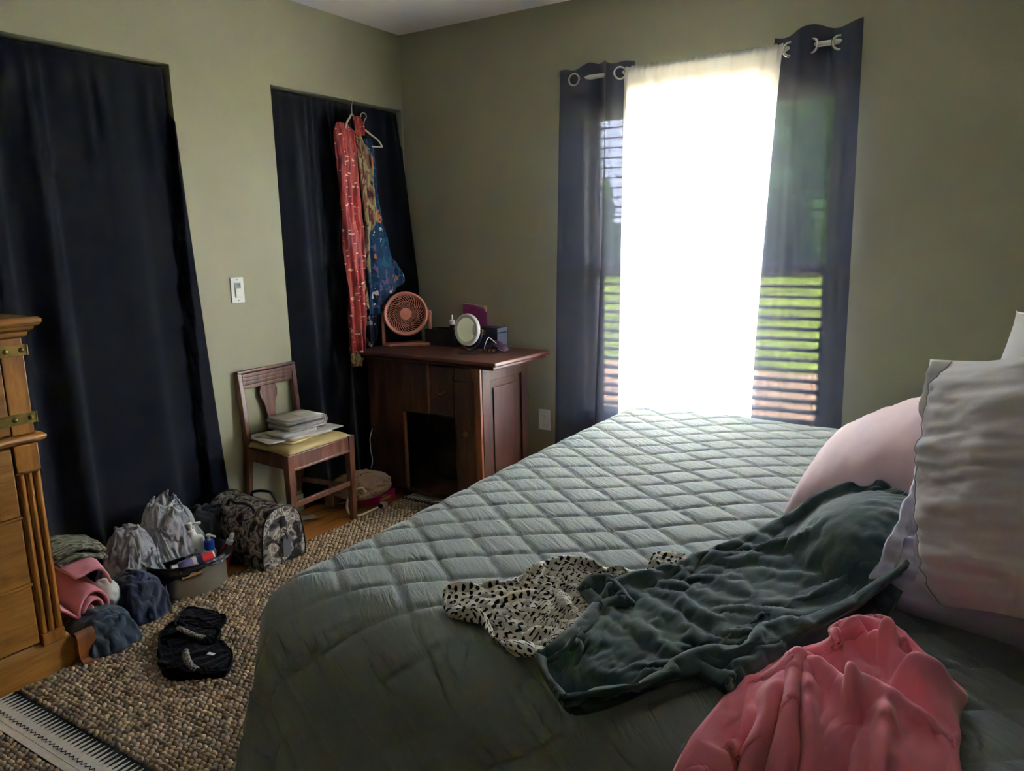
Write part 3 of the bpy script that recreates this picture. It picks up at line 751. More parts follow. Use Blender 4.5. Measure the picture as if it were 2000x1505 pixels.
def dash_mat():
    m, nt, b = newmat('cream_dash_print')
    tc = N(nt, 'ShaderNodeTexCoord'); nz = N(nt, 'ShaderNodeTexNoise', Scale=90.0, Detail=2.0); nt.links.new(tc.outputs['UV'], nz.inputs['Vector'])
    mr = N(nt, 'ShaderNodeVectorMath', operation='MULTIPLY_ADD'); mr.inputs[1].default_value = (.006, .006, 0); nt.links.new(nz.outputs[1], mr.inputs[0]); nt.links.new(tc.outputs['UV'], mr.inputs[2])
    sp = N(nt, 'ShaderNodeSeparateXYZ'); nt.links.new(mr.outputs[0], sp.inputs[0])
    def M_(op, a=None, b_=None, c=None):
        n = N(nt, 'ShaderNodeMath', operation=op)
        for q, val in enumerate((a, b_, c)):
            if val is None: continue
            if isinstance(val, (int, float)): n.inputs[q].default_value = val
            else: nt.links.new(val, n.inputs[q])
        return n.outputs[0]
    sv, su = .0155, .023
    vr = M_('DIVIDE', sp.outputs[1], sv); row = M_('FLOOR', vr); fv = M_('SUBTRACT', M_('SUBTRACT', vr, row), .5)
    uo = M_('MULTIPLY_ADD', M_('MODULO', row, 2.0), .5, M_('DIVIDE', sp.outputs[0], su))
    fu = M_('SUBTRACT', M_('FRACT', uo), .5)
    fu2 = M_('SUBTRACT', fu, M_('MULTIPLY', fv, .22))
    d = M_('ADD', M_('POWER', M_('ABSOLUTE', M_('DIVIDE', fu2, .31)), 2.0), M_('POWER', M_('ABSOLUTE', M_('DIVIDE', fv, .27)), 2.0))
    nt.links.new(ramp(nt, M_('MULTIPLY', d, .5), [(.0, srgb(24, 23, 24)), (.46, srgb(24, 23, 24)), (.54, srgb(206, 200, 186)), (1, srgb(206, 200, 186))]), b.inputs['Base Color'])
    b.inputs['Roughness'].default_value = .85; b.inputs['Specular IOR Level'].default_value = .15
    return m
M_dash = dash_mat()
G = {}
G['blouse'] = [garment_sheet([[(2.032, -2.371, 0.640), (2.007, -2.345, 0.640)], [(2.106, -2.401, 0.640), (2.052, -2.374, 0.640), (2.010, -2.307, 0.640)], [(2.167, -2.437, 0.640), (2.111, -2.364, 0.640), (2.075, -2.224, 0.640)], [(2.224, -2.463, 0.640), (2.168, -2.355, 0.640), (2.103, -2.166, 0.640)], [(2.265, -2.447, 0.640), (2.201, -2.336, 0.640), (2.143, -2.114, 0.640)], [(2.273, -2.349, 0.640), (2.231, -2.248, 0.640), (2.219, -2.084, 0.640)], [(2.304, -2.277, 0.640), (2.282, -2.195, 0.640), (2.293, -2.065, 0.640)], [(2.338, -2.200, 0.640), (2.334, -2.140, 0.640), (2.351, -2.072, 0.640)]], 34, 56, 0.012, [
      (0.017, 0.024, [(2.157, -2.208), (2.188, -2.294), (2.188, -2.387)]), (0.015, 0.020, [(2.160, -2.192), (2.227, -2.272), (2.268, -2.330)]), (0.010, 0.015, [(2.097, -2.335), (2.123, -2.282), (2.156, -2.238)]), (0.010, 0.014, [(2.180, -2.444), (2.202, -2.411), (2.240, -2.347)]),
      (-0.008, 0.013, [(2.159, -2.359), (2.161, -2.286), (2.139, -2.207)]), (0.008, 0.013, [(2.043, -2.353), (2.106, -2.366), (2.141, -2.392)]), (0.010, 0.018, [(2.197, -2.161), (2.261, -2.125), (2.311, -2.110)]), (-0.007, 0.013, [(2.190, -2.192), (2.258, -2.280), (2.276, -2.336)]), (0.010, 0.013, [(2.217, -2.468), (2.258, -2.452), (2.274, -2.400)])], 0.01, 2, 0.2, stiff=6., bend=.3)]
G['corner'] = [garment_sheet([[(2.306, -2.064, 0.640), (2.292, -2.001, 0.640)], [(2.332, -2.049, 0.640), (2.311, -1.977, 0.640)], [(2.374, -1.996, 0.640), (2.362, -1.961, 0.640)]], 9, 12, 0.012, [(0.004, 0.013, [(2.303, -2.020), (2.327, -2.065)])], 0.004, 6, 0.1, stiff=6., bend=.15)]
G['pants'] = [garment_sheet([[(2.357, -2.540, 0.640), (2.315, -2.503, 0.640), (2.261, -2.451, 0.640)], [(2.412, -2.496, 0.640), (2.346, -2.415, 0.640), (2.277, -2.353, 0.640)], [(2.485, -2.425, 0.645), (2.398, -2.319, 0.645), (2.281, -2.181, 0.645)], [(2.564, -2.336, 0.650), (2.472, -2.181, 0.650), (2.360, -2.004, 0.650)], [(2.647, -2.208, 0.665), (2.554, -2.024, 0.665), (2.442, -1.836, 0.665)], [(2.730, -2.057, 0.685), (2.652, -1.821, 0.685), (2.540, -1.610, 0.685)], [(2.787, -1.938, 0.735), (2.734, -1.755, 0.735), (2.654, -1.552, 0.735)], [(2.806, -1.752, 0.745), (2.761, -1.682, 0.745), (2.701, -1.610, 0.745)]], 44, 84, 0.014, [
      (0.015, 0.022, [(2.328, -2.538), (2.355, -2.505), (2.416, -2.503), (2.464, -2.459)]), (0.015, 0.025, [(2.319, -2.436), (2.366, -2.456), (2.423, -2.483)]), (0.010, 0.016, [(2.372, -2.282), (2.446, -2.326), (2.486, -2.361)]), (0.009, 0.015, [(2.390, -2.202), (2.458, -2.256), (2.516, -2.296)]), (0.009, 0.013, [(2.415, -2.162), (2.491, -2.215), (2.538, -2.253)]),
      (0.015, 0.020, [(2.499, -2.399), (2.534, -2.325), (2.571, -2.245)]), (0.015, 0.020, [(2.553, -2.245), (2.577, -2.167), (2.619, -2.120)]), (0.014, 0.020, [(2.596, -2.312), (2.600, -2.231), (2.634, -2.191), (2.687, -2.116)]), (0.010, 0.018, [(2.567, -1.963), (2.607, -1.970), (2.630, -2.040)]), (0.013, 0.022, [(2.644, -1.853), (2.674, -1.929), (2.681, -2.087)]), (0.010, 0.015, [(2.667, -1.744), (2.708, -1.758), (2.744, -1.824)]),
      (-0.010, 0.018, [(2.427, -2.432), (2.480, -2.346), (2.509, -2.182)]), (-0.008, 0.016, [(2.553, -2.334), (2.572, -2.147), (2.621, -1.938)])], 0.006, 3, 0.065, stiff=10., bend=2.0, thick=.022),
    garment_sheet([[(2.574, -2.408, 0.640), (2.534, -2.387, 0.640), (2.494, -2.369, 0.640)], [(2.618, -2.291, 0.640), (2.578, -2.264, 0.640), (2.536, -2.240, 0.640)], [(2.689, -2.157, 0.645), (2.647, -2.114, 0.645), (2.603, -2.072, 0.645)], [(2.761, -2.052, 0.660), (2.729, -1.964, 0.660), (2.682, -1.885, 0.660)], [(2.789, -1.872, 0.700), (2.767, -1.767, 0.700), (2.731, -1.651, 0.700)]], 22, 44, 0.012, [
      (0.011, 0.018, [(2.562, -2.440), (2.563, -2.366), (2.588, -2.308), (2.649, -2.255)]), (0.012, 0.020, [(2.617, -2.329), (2.671, -2.206), (2.733, -2.077)]), (-0.006, 0.013, [(2.550, -2.374), (2.600, -2.255), (2.658, -2.131)])], 0.005, 8, 0.06, stiff=10., bend=2.0, thick=.016),
    garment_sheet([[(2.218, -2.206, 0.640), (2.300, -2.279, 0.640)], [(2.227, -2.173, 0.645), (2.312, -2.249, 0.645)], [(2.276, -2.157, 0.650), (2.350, -2.228, 0.650)]], 12, 16, 0.012, [(0.007, 0.015, [(2.261, -2.265), (2.281, -2.217)])], 0.004, 12, 0.06, stiff=10., bend=1.2, thick=.010)]
def sweat_sheet(rows, nu, nv):
    A = patch(rows, nu, nv); kx, ky = (2.736, -2.280)
    U, Vv = np.meshgrid(np.linspace(0, 1, nu), np.linspace(0, 1, nv))
    env = np.sqrt(1-(1-np.clip(np.minimum(np.minimum(U, 1-U)*10, np.minimum(Vv, 1-Vv)*12), 0, 1))**2)
    R_ = np.hypot(A[..., 0]-kx, A[..., 1]-ky); TH = np.arctan2(A[..., 1]-ky, A[..., 0]-kx)
    rip = np.sin(TH*8.5+1.8*nz3(A, 5, 2.0, 2)+.8)*.022*np.clip(R_/.12, 0, 1)+np.sin(TH*17+3*nz3(A, 6, 9.0, 2))*.012*np.clip(R_/.2, 0, 1)
    h = env*(.030+np.maximum(rip, -.020)+ridge(A, [(.055, .035, [(2.699, -2.258), (2.732, -2.194), (2.777, -2.191), (2.823, -2.230), (2.880, -2.300)]), (.05, .03, [(2.728, -2.372), (2.754, -2.311), (2.783, -2.322)]), (-.02, .02, [(2.714, -2.281), (2.757, -2.277), (2.800, -2.285)])]))-.012*(1-env)
    f_ = np.clip((A[..., 2]-.36)/.24, 0, 1); A[..., 2] += h*f_; A[..., 1] -= np.maximum(h, 0)*(1-f_)
    return sim_sheet(A, .045, 12., 1.5, .0, .3, .015)
G['sweat'] = [sweat_sheet([[(2.702, -2.197, 0.672), (2.734, -2.081, 0.672), (2.793, -2.113, 0.672)], [(2.637, -2.255, 0.660), (2.701, -2.186, 0.660), (2.780, -2.122, 0.660), (2.850, -2.186, 0.660)], [(2.586, -2.343, 0.645), (2.667, -2.259, 0.645), (2.787, -2.189, 0.645), (2.886, -2.221, 0.645)], [(2.567, -2.457, 0.645), (2.644, -2.370, 0.645), (2.775, -2.279, 0.645), (2.878, -2.276, 0.645)], [(2.558, -2.527, 0.640), (2.651, -2.464, 0.640), (2.772, -2.374, 0.640), (2.879, -2.351, 0.640)], [(2.553, -2.582, 0.615), (2.661, -2.501, 0.615), (2.780, -2.419, 0.615), (2.880, -2.384, 0.615)],
      [(2.52, -2.525, .50), (2.62, -2.56, .50), (2.76, -2.555, .50), (2.875, -2.51, .50)], [(2.51, -2.535, .34), (2.62, -2.575, .33), (2.76, -2.57, .34), (2.87, -2.52, .36)], [(2.52, -2.54, .26), (2.62, -2.575, .24), (2.76, -2.57, .25), (2.86, -2.52, .28)]], 56, 66)]
# contact shapes for settling the cloth: coarse bed surface, pink pillow
def proxy(A):
    mb = MB().grid(A); me = bpy.data.meshes.new('contact'); me.from_pydata(mb.v, [], mb.f); o = bpy.data.objects.new('contact', me); COL.objects.link(o); return o
def proxy_ball(c, r):
    m = MB().lathe([(math.sin(PI*k/8)+1e-4, -math.cos(PI*k/8)) for k in range(9)], 16, Matrix.Translation(c) @ Matrix.Diagonal((*r, 1))); me = bpy.data.meshes.new('contact'); me.from_pydata(m.v, [], m.f); o = bpy.data.objects.new('contact', me); COL.objects.link(o); return o
colliders = [proxy(Q[::7, ::7]), proxy(np.array(PINK_TOP)[::4, ::4]), proxy_ball((2.71, -1.74, .63), (.14, .20, .105))]
RES = run_sim(colliders, 16)
garment_finish('blouse', 'crumpled cream blouse with black brush dash print beside the green sweatpants', 'blouse', G['blouse']+G['corner'], M_dash, (2.15, -2.1, .64), RES, .003)
garment_finish('sweatpants', 'dark forest green sweatpants spread across the quilt and up the pink pillow', 'sweatpants', G['pants'], M_pants, (2.45, -2.1, .64), RES, .010)
B = RES[G['sweat'][0]]
for _ in range(2): B[1:-1, 1:-1] = .5*B[1:-1, 1:-1]+.125*(B[:-2, 1:-1]+B[2:, 1:-1]+B[1:-1, :-2]+B[1:-1, 2:])
B = refine(B, 3); nv_, nu_, _ = B.shape
U, Vv = np.meshgrid(np.linspace(0, 1, nu_), np.linspace(0, 1, nv_)); env = np.clip(np.minimum(np.minimum(U, 1-U)*9, np.minimum(Vv, 1-Vv)*9), 0, 1)
Wp = B.copy(); Wp[..., 0] += .010*nz3(B, 10, 1.0, 2); Wp[..., 1] += .010*nz3(B, 10, 7.0, 2)
pl_ = env*ridge(Wp, [(0.034, 0.013, [(2.667, -2.283), (2.657, -2.320), (2.660, -2.367), (2.667, -2.439), (2.684, -2.498), (2.701, -2.596)]), (0.030, 0.014, [(2.619, -2.408), (2.610, -2.493), (2.614, -2.583), (2.623, -2.649)]), (0.034, 0.015, [(2.652, -2.330), (2.637, -2.380), (2.639, -2.476), (2.643, -2.566), (2.648, -2.634)]), (0.030, 0.012, [(2.668, -2.307), (2.684, -2.371), (2.696, -2.443), (2.714, -2.519)]), (0.030, 0.014, [(2.672, -2.305), (2.709, -2.321), (2.747, -2.366)]), (0.030, 0.014, [(2.786, -2.327), (2.786, -2.370), (2.789, -2.437), (2.803, -2.493), (2.816, -2.536)]), (0.040, 0.018, [(2.697, -2.246), (2.728, -2.189), (2.769, -2.192), (2.809, -2.189), (2.838, -2.240), (2.873, -2.289), (2.888, -2.320)]), (-0.030, 0.008, [(2.669, -2.361), (2.685, -2.428), (2.698, -2.489), (2.710, -2.568)]), (-0.030, 0.008, [(2.643, -2.388), (2.649, -2.449), (2.660, -2.512), (2.681, -2.607)]), (-0.034, 0.012, [(2.707, -2.273), (2.753, -2.277), (2.787, -2.294)]), (-0.028, 0.009, [(2.618, -2.436), (2.616, -2.537), (2.629, -2.638)]), (-0.024, 0.010, [(2.775, -2.376), (2.783, -2.463), (2.794, -2.519)]), (-0.024, 0.012, [(2.738, -2.492), (2.751, -2.430), (2.767, -2.371)])]); f_ = np.clip((B[..., 2]-.40)/.22, 0, 1); B[..., 2] += pl_*f_; B[..., 1] -= pl_*(1-f_)
RES[G['sweat'][0]] = B
garment_finish('sweatshirt', 'crumpled coral pink fleece sweatshirt slumped over the near edge of the bed', 'sweatshirt', G['sweat'], M_coral, (2.7, -2.4, .6), RES, .008, 1)

# ================================================================== LAMP AND NIGHTSTAND
M_ns = wood('nightstand_wood', srgb(52, 30, 16), srgb(84, 50, 26), srgb(110, 68, 38), (1, 10, 10), 2.5)
ns = thing('nightstand', 'dark wooden nightstand between the bed and window wall', 'nightstand', (3.18, -.17, 0))
MB().box(-.22, .22, -.15, .15, .53, .555).build('top', M_ns, ns, bevel=.004)
MB().box(-.20, .20, -.135, .135, .12, .53).build('body', M_ns, ns, bevel=.003)
dr = MB().box(-.18, .18, -.147, -.135, .34, .51).build('drawer', M_ns, ns, bevel=.004)
MB().lathe([(.006, 0), (.006, .012), (.014, .02), (.010, .028), (0, .03)], 14, Matrix.Translation((0, -.147, .43)) @ Matrix.Rotation(PI/2, 4, 'X')).build('knob', plain('brass_knob', srgb(160, 128, 70), .3, metal=.9), dr, smooth=40)
for sx in (-.17, .17):
    for sy in (-.11, .11): MB().bar((sx, sy, 0), (sx, sy, .13), .035, .035, (1, 0, 0)).build('leg', M_ns, ns, bevel=.003)
lp = thing('table_lamp', 'white bell shaded table lamp behind the pillows at the picture edge', 'lamp', (3.095, -.18, .556))
M_cer = plain('lamp_ceramic', srgb(210, 208, 204), .3)
MB().lathe([(.06, 0), (.065, .01), (.04, .03), (.05, .08), (.062, .13), (.045, .19), (.018, .22), (.012, .30)], 28, None).build('base', M_cer, lp, smooth=50)
m, nt, b = newmat('lamp_fabric'); b.inputs['Base Color'].default_value = rgb(srgb(206, 203, 200)); b.inputs['Roughness'].default_value = .9
tl = N(nt, 'ShaderNodeBsdfTranslucent'); tl.inputs[0].default_value = rgb(srgb(210, 205, 196)); mx = N(nt, 'ShaderNodeMixShader', i0=.35)
nt.links.new(b.outputs[0], mx.inputs[1]); nt.links.new(tl.outputs[0], mx.inputs[2]); nt.links.new(mx.outputs[0], nt.nodes['Material Output'].inputs[0])
nzl = N(nt, 'ShaderNodeTexNoise', Scale=300.0); nt.links.new(coords(nt), nzl.inputs['Vector']); bump(nt, b, nzl.outputs[0], .2, .001)
prof = [(.176, .27), (.168, .31), (.158, .35), (.150, .39), (.142, .43), (.137, .478)]
A = np.array([[((r)*math.cos(2*PI*k/48), (r)*math.sin(2*PI*k/48), z) for k in range(48)] for r, z in prof])
MB().grid(A, closed_u=True).build('lamp_shade', m, lp, smooth=180, solid=.002)
for r, z in ((.176, .27), (.137, .478)): MB().tube([(r*math.cos(2*PI*k/40), r*math.sin(2*PI*k/40), z) for k in range(40)], .003, 6, closed=True).build('shade_rim', M_white, lp, smooth=60)
MB().tube([(0, 0, .29), (0, 0, .47)], .004, 6).tube([(-.137, 0, .47), (.137, 0, .47)], .002, 5).tube([(0, -.137, .47), (0, .137, .47)], .002, 5).build('harp', M_ring, lp)

# ================================================================== DRESSER (front faces +x)
W_pine = wood('golden_pine', srgb(108, 68, 22), srgb(146, 96, 36), srgb(168, 116, 50), (12, 1.3, 12), 2.4, .4, .25)
W_pinev = wood('golden_pine_upright', srgb(112, 66, 18), srgb(150, 94, 30), srgb(176, 118, 44), (12, 12, 1.3), 2.4, .4, .25)
M_brass = plain('aged_brass', srgb(138, 116, 62), .38, .25, 30, metal=.85)
DY = -2.335; DW = .98
ds = thing('pine_dresser', 'tall golden pine dresser with brass straps and reeded corner at the picture edge', 'dresser', (.24, DY-DW/2, 0.012))
def dpart(name, mb, mat, par=ds, **k):
    o = mb.build(name, mat, par, **k)
    if par is ds: o.location = (-.24, -(DY-DW/2), -.012+.012)
    return o
Y1, Y2 = DY-DW, DY
dpart('carcass', MB().box(.07, .44, Y1+.01, Y2-.006, .02, 1.07), W_pine)
def moulding(prof, y0, y1, xf, ym):   # profile (outward, z): sweeps round front and both ends
    m = MB(); vs = []; n = len(prof)
    for d, z in prof: vs += [(.07, y0-d, z), (xf+d, y0-d, z), (xf+d, y1+d, z), (.07, y1+d, z)]
    fs = []
    for i in range(n-1):
        for k in range(3): fs.append((i*4+k, i*4+k+1, (i+1)*4+k+1, (i+1)*4+k))
        fs.append((i*4+3, i*4, (i+1)*4, (i+1)*4+3))
    fs.append((0, 3, 2, 1)); fs.append(tuple((n-1)*4+k for k in range(4)))
    return m.add(vs, fs)
dpart('top_board', moulding([(.0, 1.062), (.006, 1.066), (.008, 1.078), (.020, 1.086), (.022, 1.094), (.032, 1.098), (.038, 1.106), (.038, 1.116), (.032, 1.122)], Y1, Y2, .445, 0), W_pine, smooth=35)
dpart('waist_moulding', moulding([(.0, .744), (.010, .748), (.017, .756), (.017, .764), (.010, .771), (0, .775)], Y1, Y2, .445, 0), W_pine, smooth=60)
dpart('plinth', moulding([(.012, .0), (.012, .085), (.004, .105), (0, .112)], Y1, Y2, .446, 0), W_pine, smooth=35)
# upper door fronts: recessed panel between upright stiles
st = .062
for a0_, a1_ in ((Y2-.012-st, Y2-.012), (Y1+.012, Y1+.012+st), ((Y1+Y2)/2-.03, (Y1+Y2)/2+.03)):
    dpart('stile', MB().box(.44, .4535, a0_, a1_, .775, 1.062), W_pinev, bevel=.002)
for a0_, a1_ in ((Y1+.012+st+.003, (Y1+Y2)/2-.033), ((Y1+Y2)/2+.033, Y2-.012-st-.003)):
    dr = dpart('cabinet_door', MB().box(.44, .4525, a0_, a1_, .779, 1.058), W_pine, bevel=.002)
    MB().lathe([(.007, 0), (.007, .014), (.015, .022), (.011, .03), (0, .032)], 14, Matrix.Translation((.4525, a0_+.05, .92)) @ Matrix.Rotation(PI/2, 4, 'Y')).build('knob', M_brass, dr, smooth=40)
for z in (1.026, .822):
    sp = dpart('brass_strap', MB().box(.4535, .4572, Y1+.005, Y2-.001, z-.0165, z+.0165).box(.40, .4572, Y2-.006, Y2+.0012, z-.0165, z+.0165), M_brass, bevel=.001, label='aged brass strap')
    for k, yy in enumerate((Y2-.018, Y2-.062, Y2-.19, Y2-.30, Y2-.42, Y2-.56, Y2-.72, Y2-.9)):
        MB().lathe([(.0075, 0), (.0068, .003), (.004, .0052), (0, .006)], 12, Matrix.Translation((.4572, yy, z)) @ Matrix.Rotation(PI/2, 4, 'Y')).build('rivet', M_brass, sp, smooth=60)
# reeded corner pilasters
for yc in (Y2-.044, Y1+.044):
    pl = dpart('pilaster', MB().box(.44, .447, yc-.034, yc+.034, .10, .744), W_pinev)
    MB().box(.447, .460, yc-.034, yc+.034, .660, .744).build('capital_block', W_pinev, pl, bevel=.004)
    for o_ in (-.0225, 0.0, .0225):
        MB().tube([(.447, yc+o_, .14), (.447, yc+o_, .655)], .0098, 12).build('reed', W_pinev, pl, smooth=40)
    MB().box(.447, .462, yc-.034, yc+.034, .10, .14).build('plinth_block', W_pinev, pl, bevel=.004)
for z0_, z1_ in ((.530, .738), (.316, .520), (.118, .306)):
    dr = dpart('drawer', MB().box(.44, .456, Y1+.085, Y2-.085, z0_, z1_), W_pine, bevel=.004)
    for yy in (Y1+.3, Y2-.3):
        MB().lathe([(.008, 0), (.008, .014), (.019, .024), (.014, .034), (0, .037)], 16, Matrix.Translation((.456, yy, (z0_+z1_)/2)) @ Matrix.Rotation(PI/2, 4, 'Y')).build('knob', W_pinev, dr, smooth=40)
dpart('drawer_rail', MB().box(.44, .462, Y1+.082, Y2-.082, .307, .316), W_pine, bevel=.003)
dpart('drawer_rail', MB().box(.44, .462, Y1+.082, Y2-.082, .521, .529), W_pine, bevel=.003)
# scrolled bracket foot curving out at the far front corner
ft = [(.0, .10), (.010, .104), (.020, .098), (.026, .085), (.027, .06), (.026, .035), (.032, .016), (.048, .007), (.050, 0), (0, 0)]
dpart('bracket_foot', MB().prism([(.455+a, z) for a, z in ft][::-1], -.058, .0, frame((0, Y2+.012, 0), (1, 0, 0), (0, 0, 1))), wood('foot_wood', srgb(84, 42, 16), srgb(112, 62, 26), srgb(136, 80, 36), (12, 12, 1.3), 2.4, .4), smooth=40)

# ================================================================== CABINET IN THE CORNER
W_mah = wood('mahogany', srgb(40, 18, 12), srgb(64, 31, 21), srgb(84, 45, 32), (12, 12, 1.2), 2.2, .5, .08)
W_mahh = wood('mahogany_top', srgb(46, 22, 15), srgb(76, 38, 26), srgb(100, 54, 38), (1.2, 12, 12), 2.2, .45, .12)
W_edge = wood('mahogany_bright', srgb(92, 48, 28), srgb(122, 68, 42), srgb(142, 84, 54), (12, 12, 1.2), 2.2, .4, .3)
cb = thing('sewing_cabinet', 'dark mahogany cabinet with kneehole and moulded top in the room corner', 'cabinet', (.52, -.34, 0), math.radians(-3.0))
# local frame: x across the front, y to the wall, front at y = -0.20
H = .77
MB().box(-.465, .465, -.235, .235, H-.020, H).build('table_top', W_mahh, cb, bevel=.006, seg=3, smooth=40)
MB().box(-.445, .445, -.220, .232, H-.040, H-.022).build('top_moulding', W_mahh, cb, bevel=.007, seg=3, smooth=40)
MB().box(-.40, -.385, -.19, .20, .05, H-.04).build('side_panel', W_mah, cb)
sp = MB().box(.325, .340, -.185, .20, .05, H-.04).build('side_panel', W_mah, cb)
MB().box(.340, .352, .145, .20, .05, H-.04).build('stile', W_mah, sp, bevel=.002)
MB().box(.340, .352, -.185, -.125, .05, H-.04).build('stile', W_mah, sp, bevel=.002)
MB().box(.340, .351, -.125, .145, H-.11, H-.04).build('rail', W_mah, sp, bevel=.002)
MB().box(.340, .351, -.125, .145, .05, .13).build('rail', W_mah, sp, bevel=.002)
MB().box(.340, .347, -.09, .11, .17, H-.15).build('raised_panel', W_mah, sp, bevel=.006, seg=2)
MB().box(-.40, .34, .185, .20, .05, H-.04).build('back_panel', W_mah, cb)
# left leaf front: two tall flat boards
MB().box(-.40, -.155, -.20, -.185, .05, H-.04).build('front_board', W_mah, cb, bevel=.002)
MB().tube([(-.150, -.196, .06), (-.150, -.196, .465)], .010, 10).build('corner_bead', W_edge, cb, smooth=50)
# drawer row above the kneehole
MB().box(-.155, .015, -.198, -.185, .475, H-.04).build('front_board', W_mah, cb, bevel=.002)
MB().tube([(.020, -.196, .478), (.020, -.196, H-.045)], .007, 10).build('corner_bead', W_edge, cb, smooth=50)
d_ = MB().box(.03, .178, -.200, -.186, .480, H-.05).build('drawer', W_mah, cb, bevel=.003)
MB().tube([(.085, -.200, .60), (.088, -.212, .592), (.105, -.216, .588), (.122, -.212, .592), (.125, -.200, .60)], .003, 8).build('drawer_pull', M_brass, d_, smooth=50)
# kneehole recess
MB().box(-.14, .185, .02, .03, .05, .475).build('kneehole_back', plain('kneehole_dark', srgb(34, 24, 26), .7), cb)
MB().box(.178, .186, -.19, .03, .05, .475).build('kneehole_side', W_mah, cb)
MB().box(-.15, .185, -.19, .03, .468, .476).build('kneehole_ceiling', W_mah, cb)
MB().box(-.40, .335, -.185, .19, .03, .055).build('floor_board', W_mah, cb)
# right pedestal door
dr = MB().box(.190, .318, -.203, -.186, .055, H-.115).build('cabinet_door', W_mah, cb, bevel=.003)
MB().box(.215, .295, -.206, -.203, .10, H-.17).build('door_panel', W_mah, dr, bevel=.002)
MB().lathe([(.016, 0), (.013, .004), (.006, .007), (0, .008)], 14, Matrix.Translation((.255, -.206, .40)) @ Matrix.Rotation(PI/2, 4, 'X')).build('carved_rosette', W_edge, dr, smooth=40)
MB().box(.190, .318, -.200, -.186, H-.11, H-.045).build('frieze_block', W_mah, cb, bevel=.004)
# bright shaped corner post with a scroll under the top
poly = [(.0, .05), (.034, .05), (.034, H-.042), (-.022, H-.042), (-.022, H-.055), (-.014, H-.066), (-.016, H-.080), (-.004, H-.095), (-.001, H-.11)]
MB().prism(poly, 0, .016, frame((.318, -.190, 0), (1, 0, 0), (0, 0, 1))).build('corner_post', W_edge, cb, bevel=.002)
MB().prism([(0, 0), (.02, .0), (.03, .02), (.03, .05), (0, .05)], 0, .03, frame((.165, -.175, H-.092), (1, 0, 0), (0, 0, 1))).build('scroll_bracket', W_mah, cb, bevel=.003)
for sx in (-.385, -.17, .195, .318):
    MB().bar((sx, -.175, 0), (sx, -.175, .05), .03, .03, (1, 0, 0)).build('foot', W_mah, cb, bevel=.003)
for sx in (-.385, .318): MB().bar((sx, .18, 0), (sx, .18, .05), .03, .03, (1, 0, 0)).build('foot', W_mah, cb, bevel=.003)

# ---- fan
M_fan = plain('fan_terracotta', srgb(196, 128, 106), .45, .03)
fan = thing('desk_fan', 'terracotta pink round desk fan at the corner of the cabinet top', 'fan', (.185, -.27, H), math.radians(33))
# local: faces -y
tilt = Matrix.Translation((0, .0, .170)) @ Matrix.Rotation(math.radians(-8), 4, 'X') @ Matrix.Rotation(PI/2, 4, 'X')
MB().lathe([(.050, -.085), (.082, -.078), (.104, -.050), (.116, -.010), (.120, .025), (.119, .038), (.113, .044), (.104, .040), (.100, .030), (.103, .0), (.095, -.04), (.07, -.066), (.045, -.072)], 48, tilt).build('housing', M_fan, fan, smooth=50)
gr = MB()
for k in range(36):
    a0_ = 2*PI*k/36; pts = []
    for q in range(9):
        t = q/8; r = .028+t*.076; a_ = a0_+1.0*t**.9; pts.append(tilt @ Vector((r*math.cos(a_), r*math.sin(a_), .033+.004*(1-t))))
    gr.tube(pts, [.0011+.0011*q/8 for q in range(9)], 5)
    if k < 36: gr.build('grille_vane', M_fan, fan, smooth=60); gr = MB()
MB().lathe([(.0, .040), (.020, .040), (.029, .036), (.031, .026), (.030, .020)], 28, tilt).build('grille_hub', M_fan, fan, smooth=50)
for rr_ in (.066,): MB().tube([tilt @ Vector((rr_*math.cos(2*PI*k/40), rr_*math.sin(2*PI*k/40), .024)) for k in range(40)], .0016, 4, closed=True).build('grille_ring', M_fan, fan, smooth=60)
M_fdark = plain('fan_shade_dark', srgb(34, 18, 18), .8)
MB().lathe([(.0985, .028), (.0985, -.040), (.0, -.040)], 36, tilt, caps=False).build('fan_shade_liner', M_fdark, fan)  # added liner; its dark colour stands for shade inside the terracotta housing
for k in range(3):
    a_ = 2*PI*k/3; vs = []
    for r, z_, da in ((.02, -.016, -.5), (.02, .004, .5), (.088, .008, .45), (.092, -.022, -.45)): vs.append(tilt @ Vector((r*math.cos(a_+da), r*math.sin(a_+da), z_)))
    MB().add(vs, [(0, 1, 2, 3)]).build('blade', plain('fan_blade', srgb(52, 28, 26), .6), fan, solid=.003)
for s in (-1, 1):
    arm = [(-.026, .0), (.030, .0), (.024, .06), (.018, .14), (.012, .178), (.002, .190), (-.010, .178), (-.018, .12), (-.026, .05)]
    MB().prism(arm, -.007, .007, frame((s*.128, 0, 0), (0, 1, 0), (0, 0, 1))).build('base_arm', M_fan, fan, bevel=.003, smooth=40)
    MB().lathe([(.016, -.007), (.016, .006), (.010, .009), (0, .009)], 18, Matrix.Translation((s*.128, 0, .17)) @ Matrix.Rotation(s*PI/2, 4, 'Y')).build('pivot_knob', M_fan, fan, smooth=40)
ap = [( -.135 + .27*k/12, -.03) for k in range(13)]
MB().prism([(-.135, -.026), (-.09, -.055), (-.05, -.040), (0, -.036), (.05, -.040), (.09, -.055), (.135, -.026), (.135, .03), (.05, .045), (-.05, .045), (-.135, .03)], 0, .014).build('base_foot', M_fan, fan, bevel=.004, smooth=40)

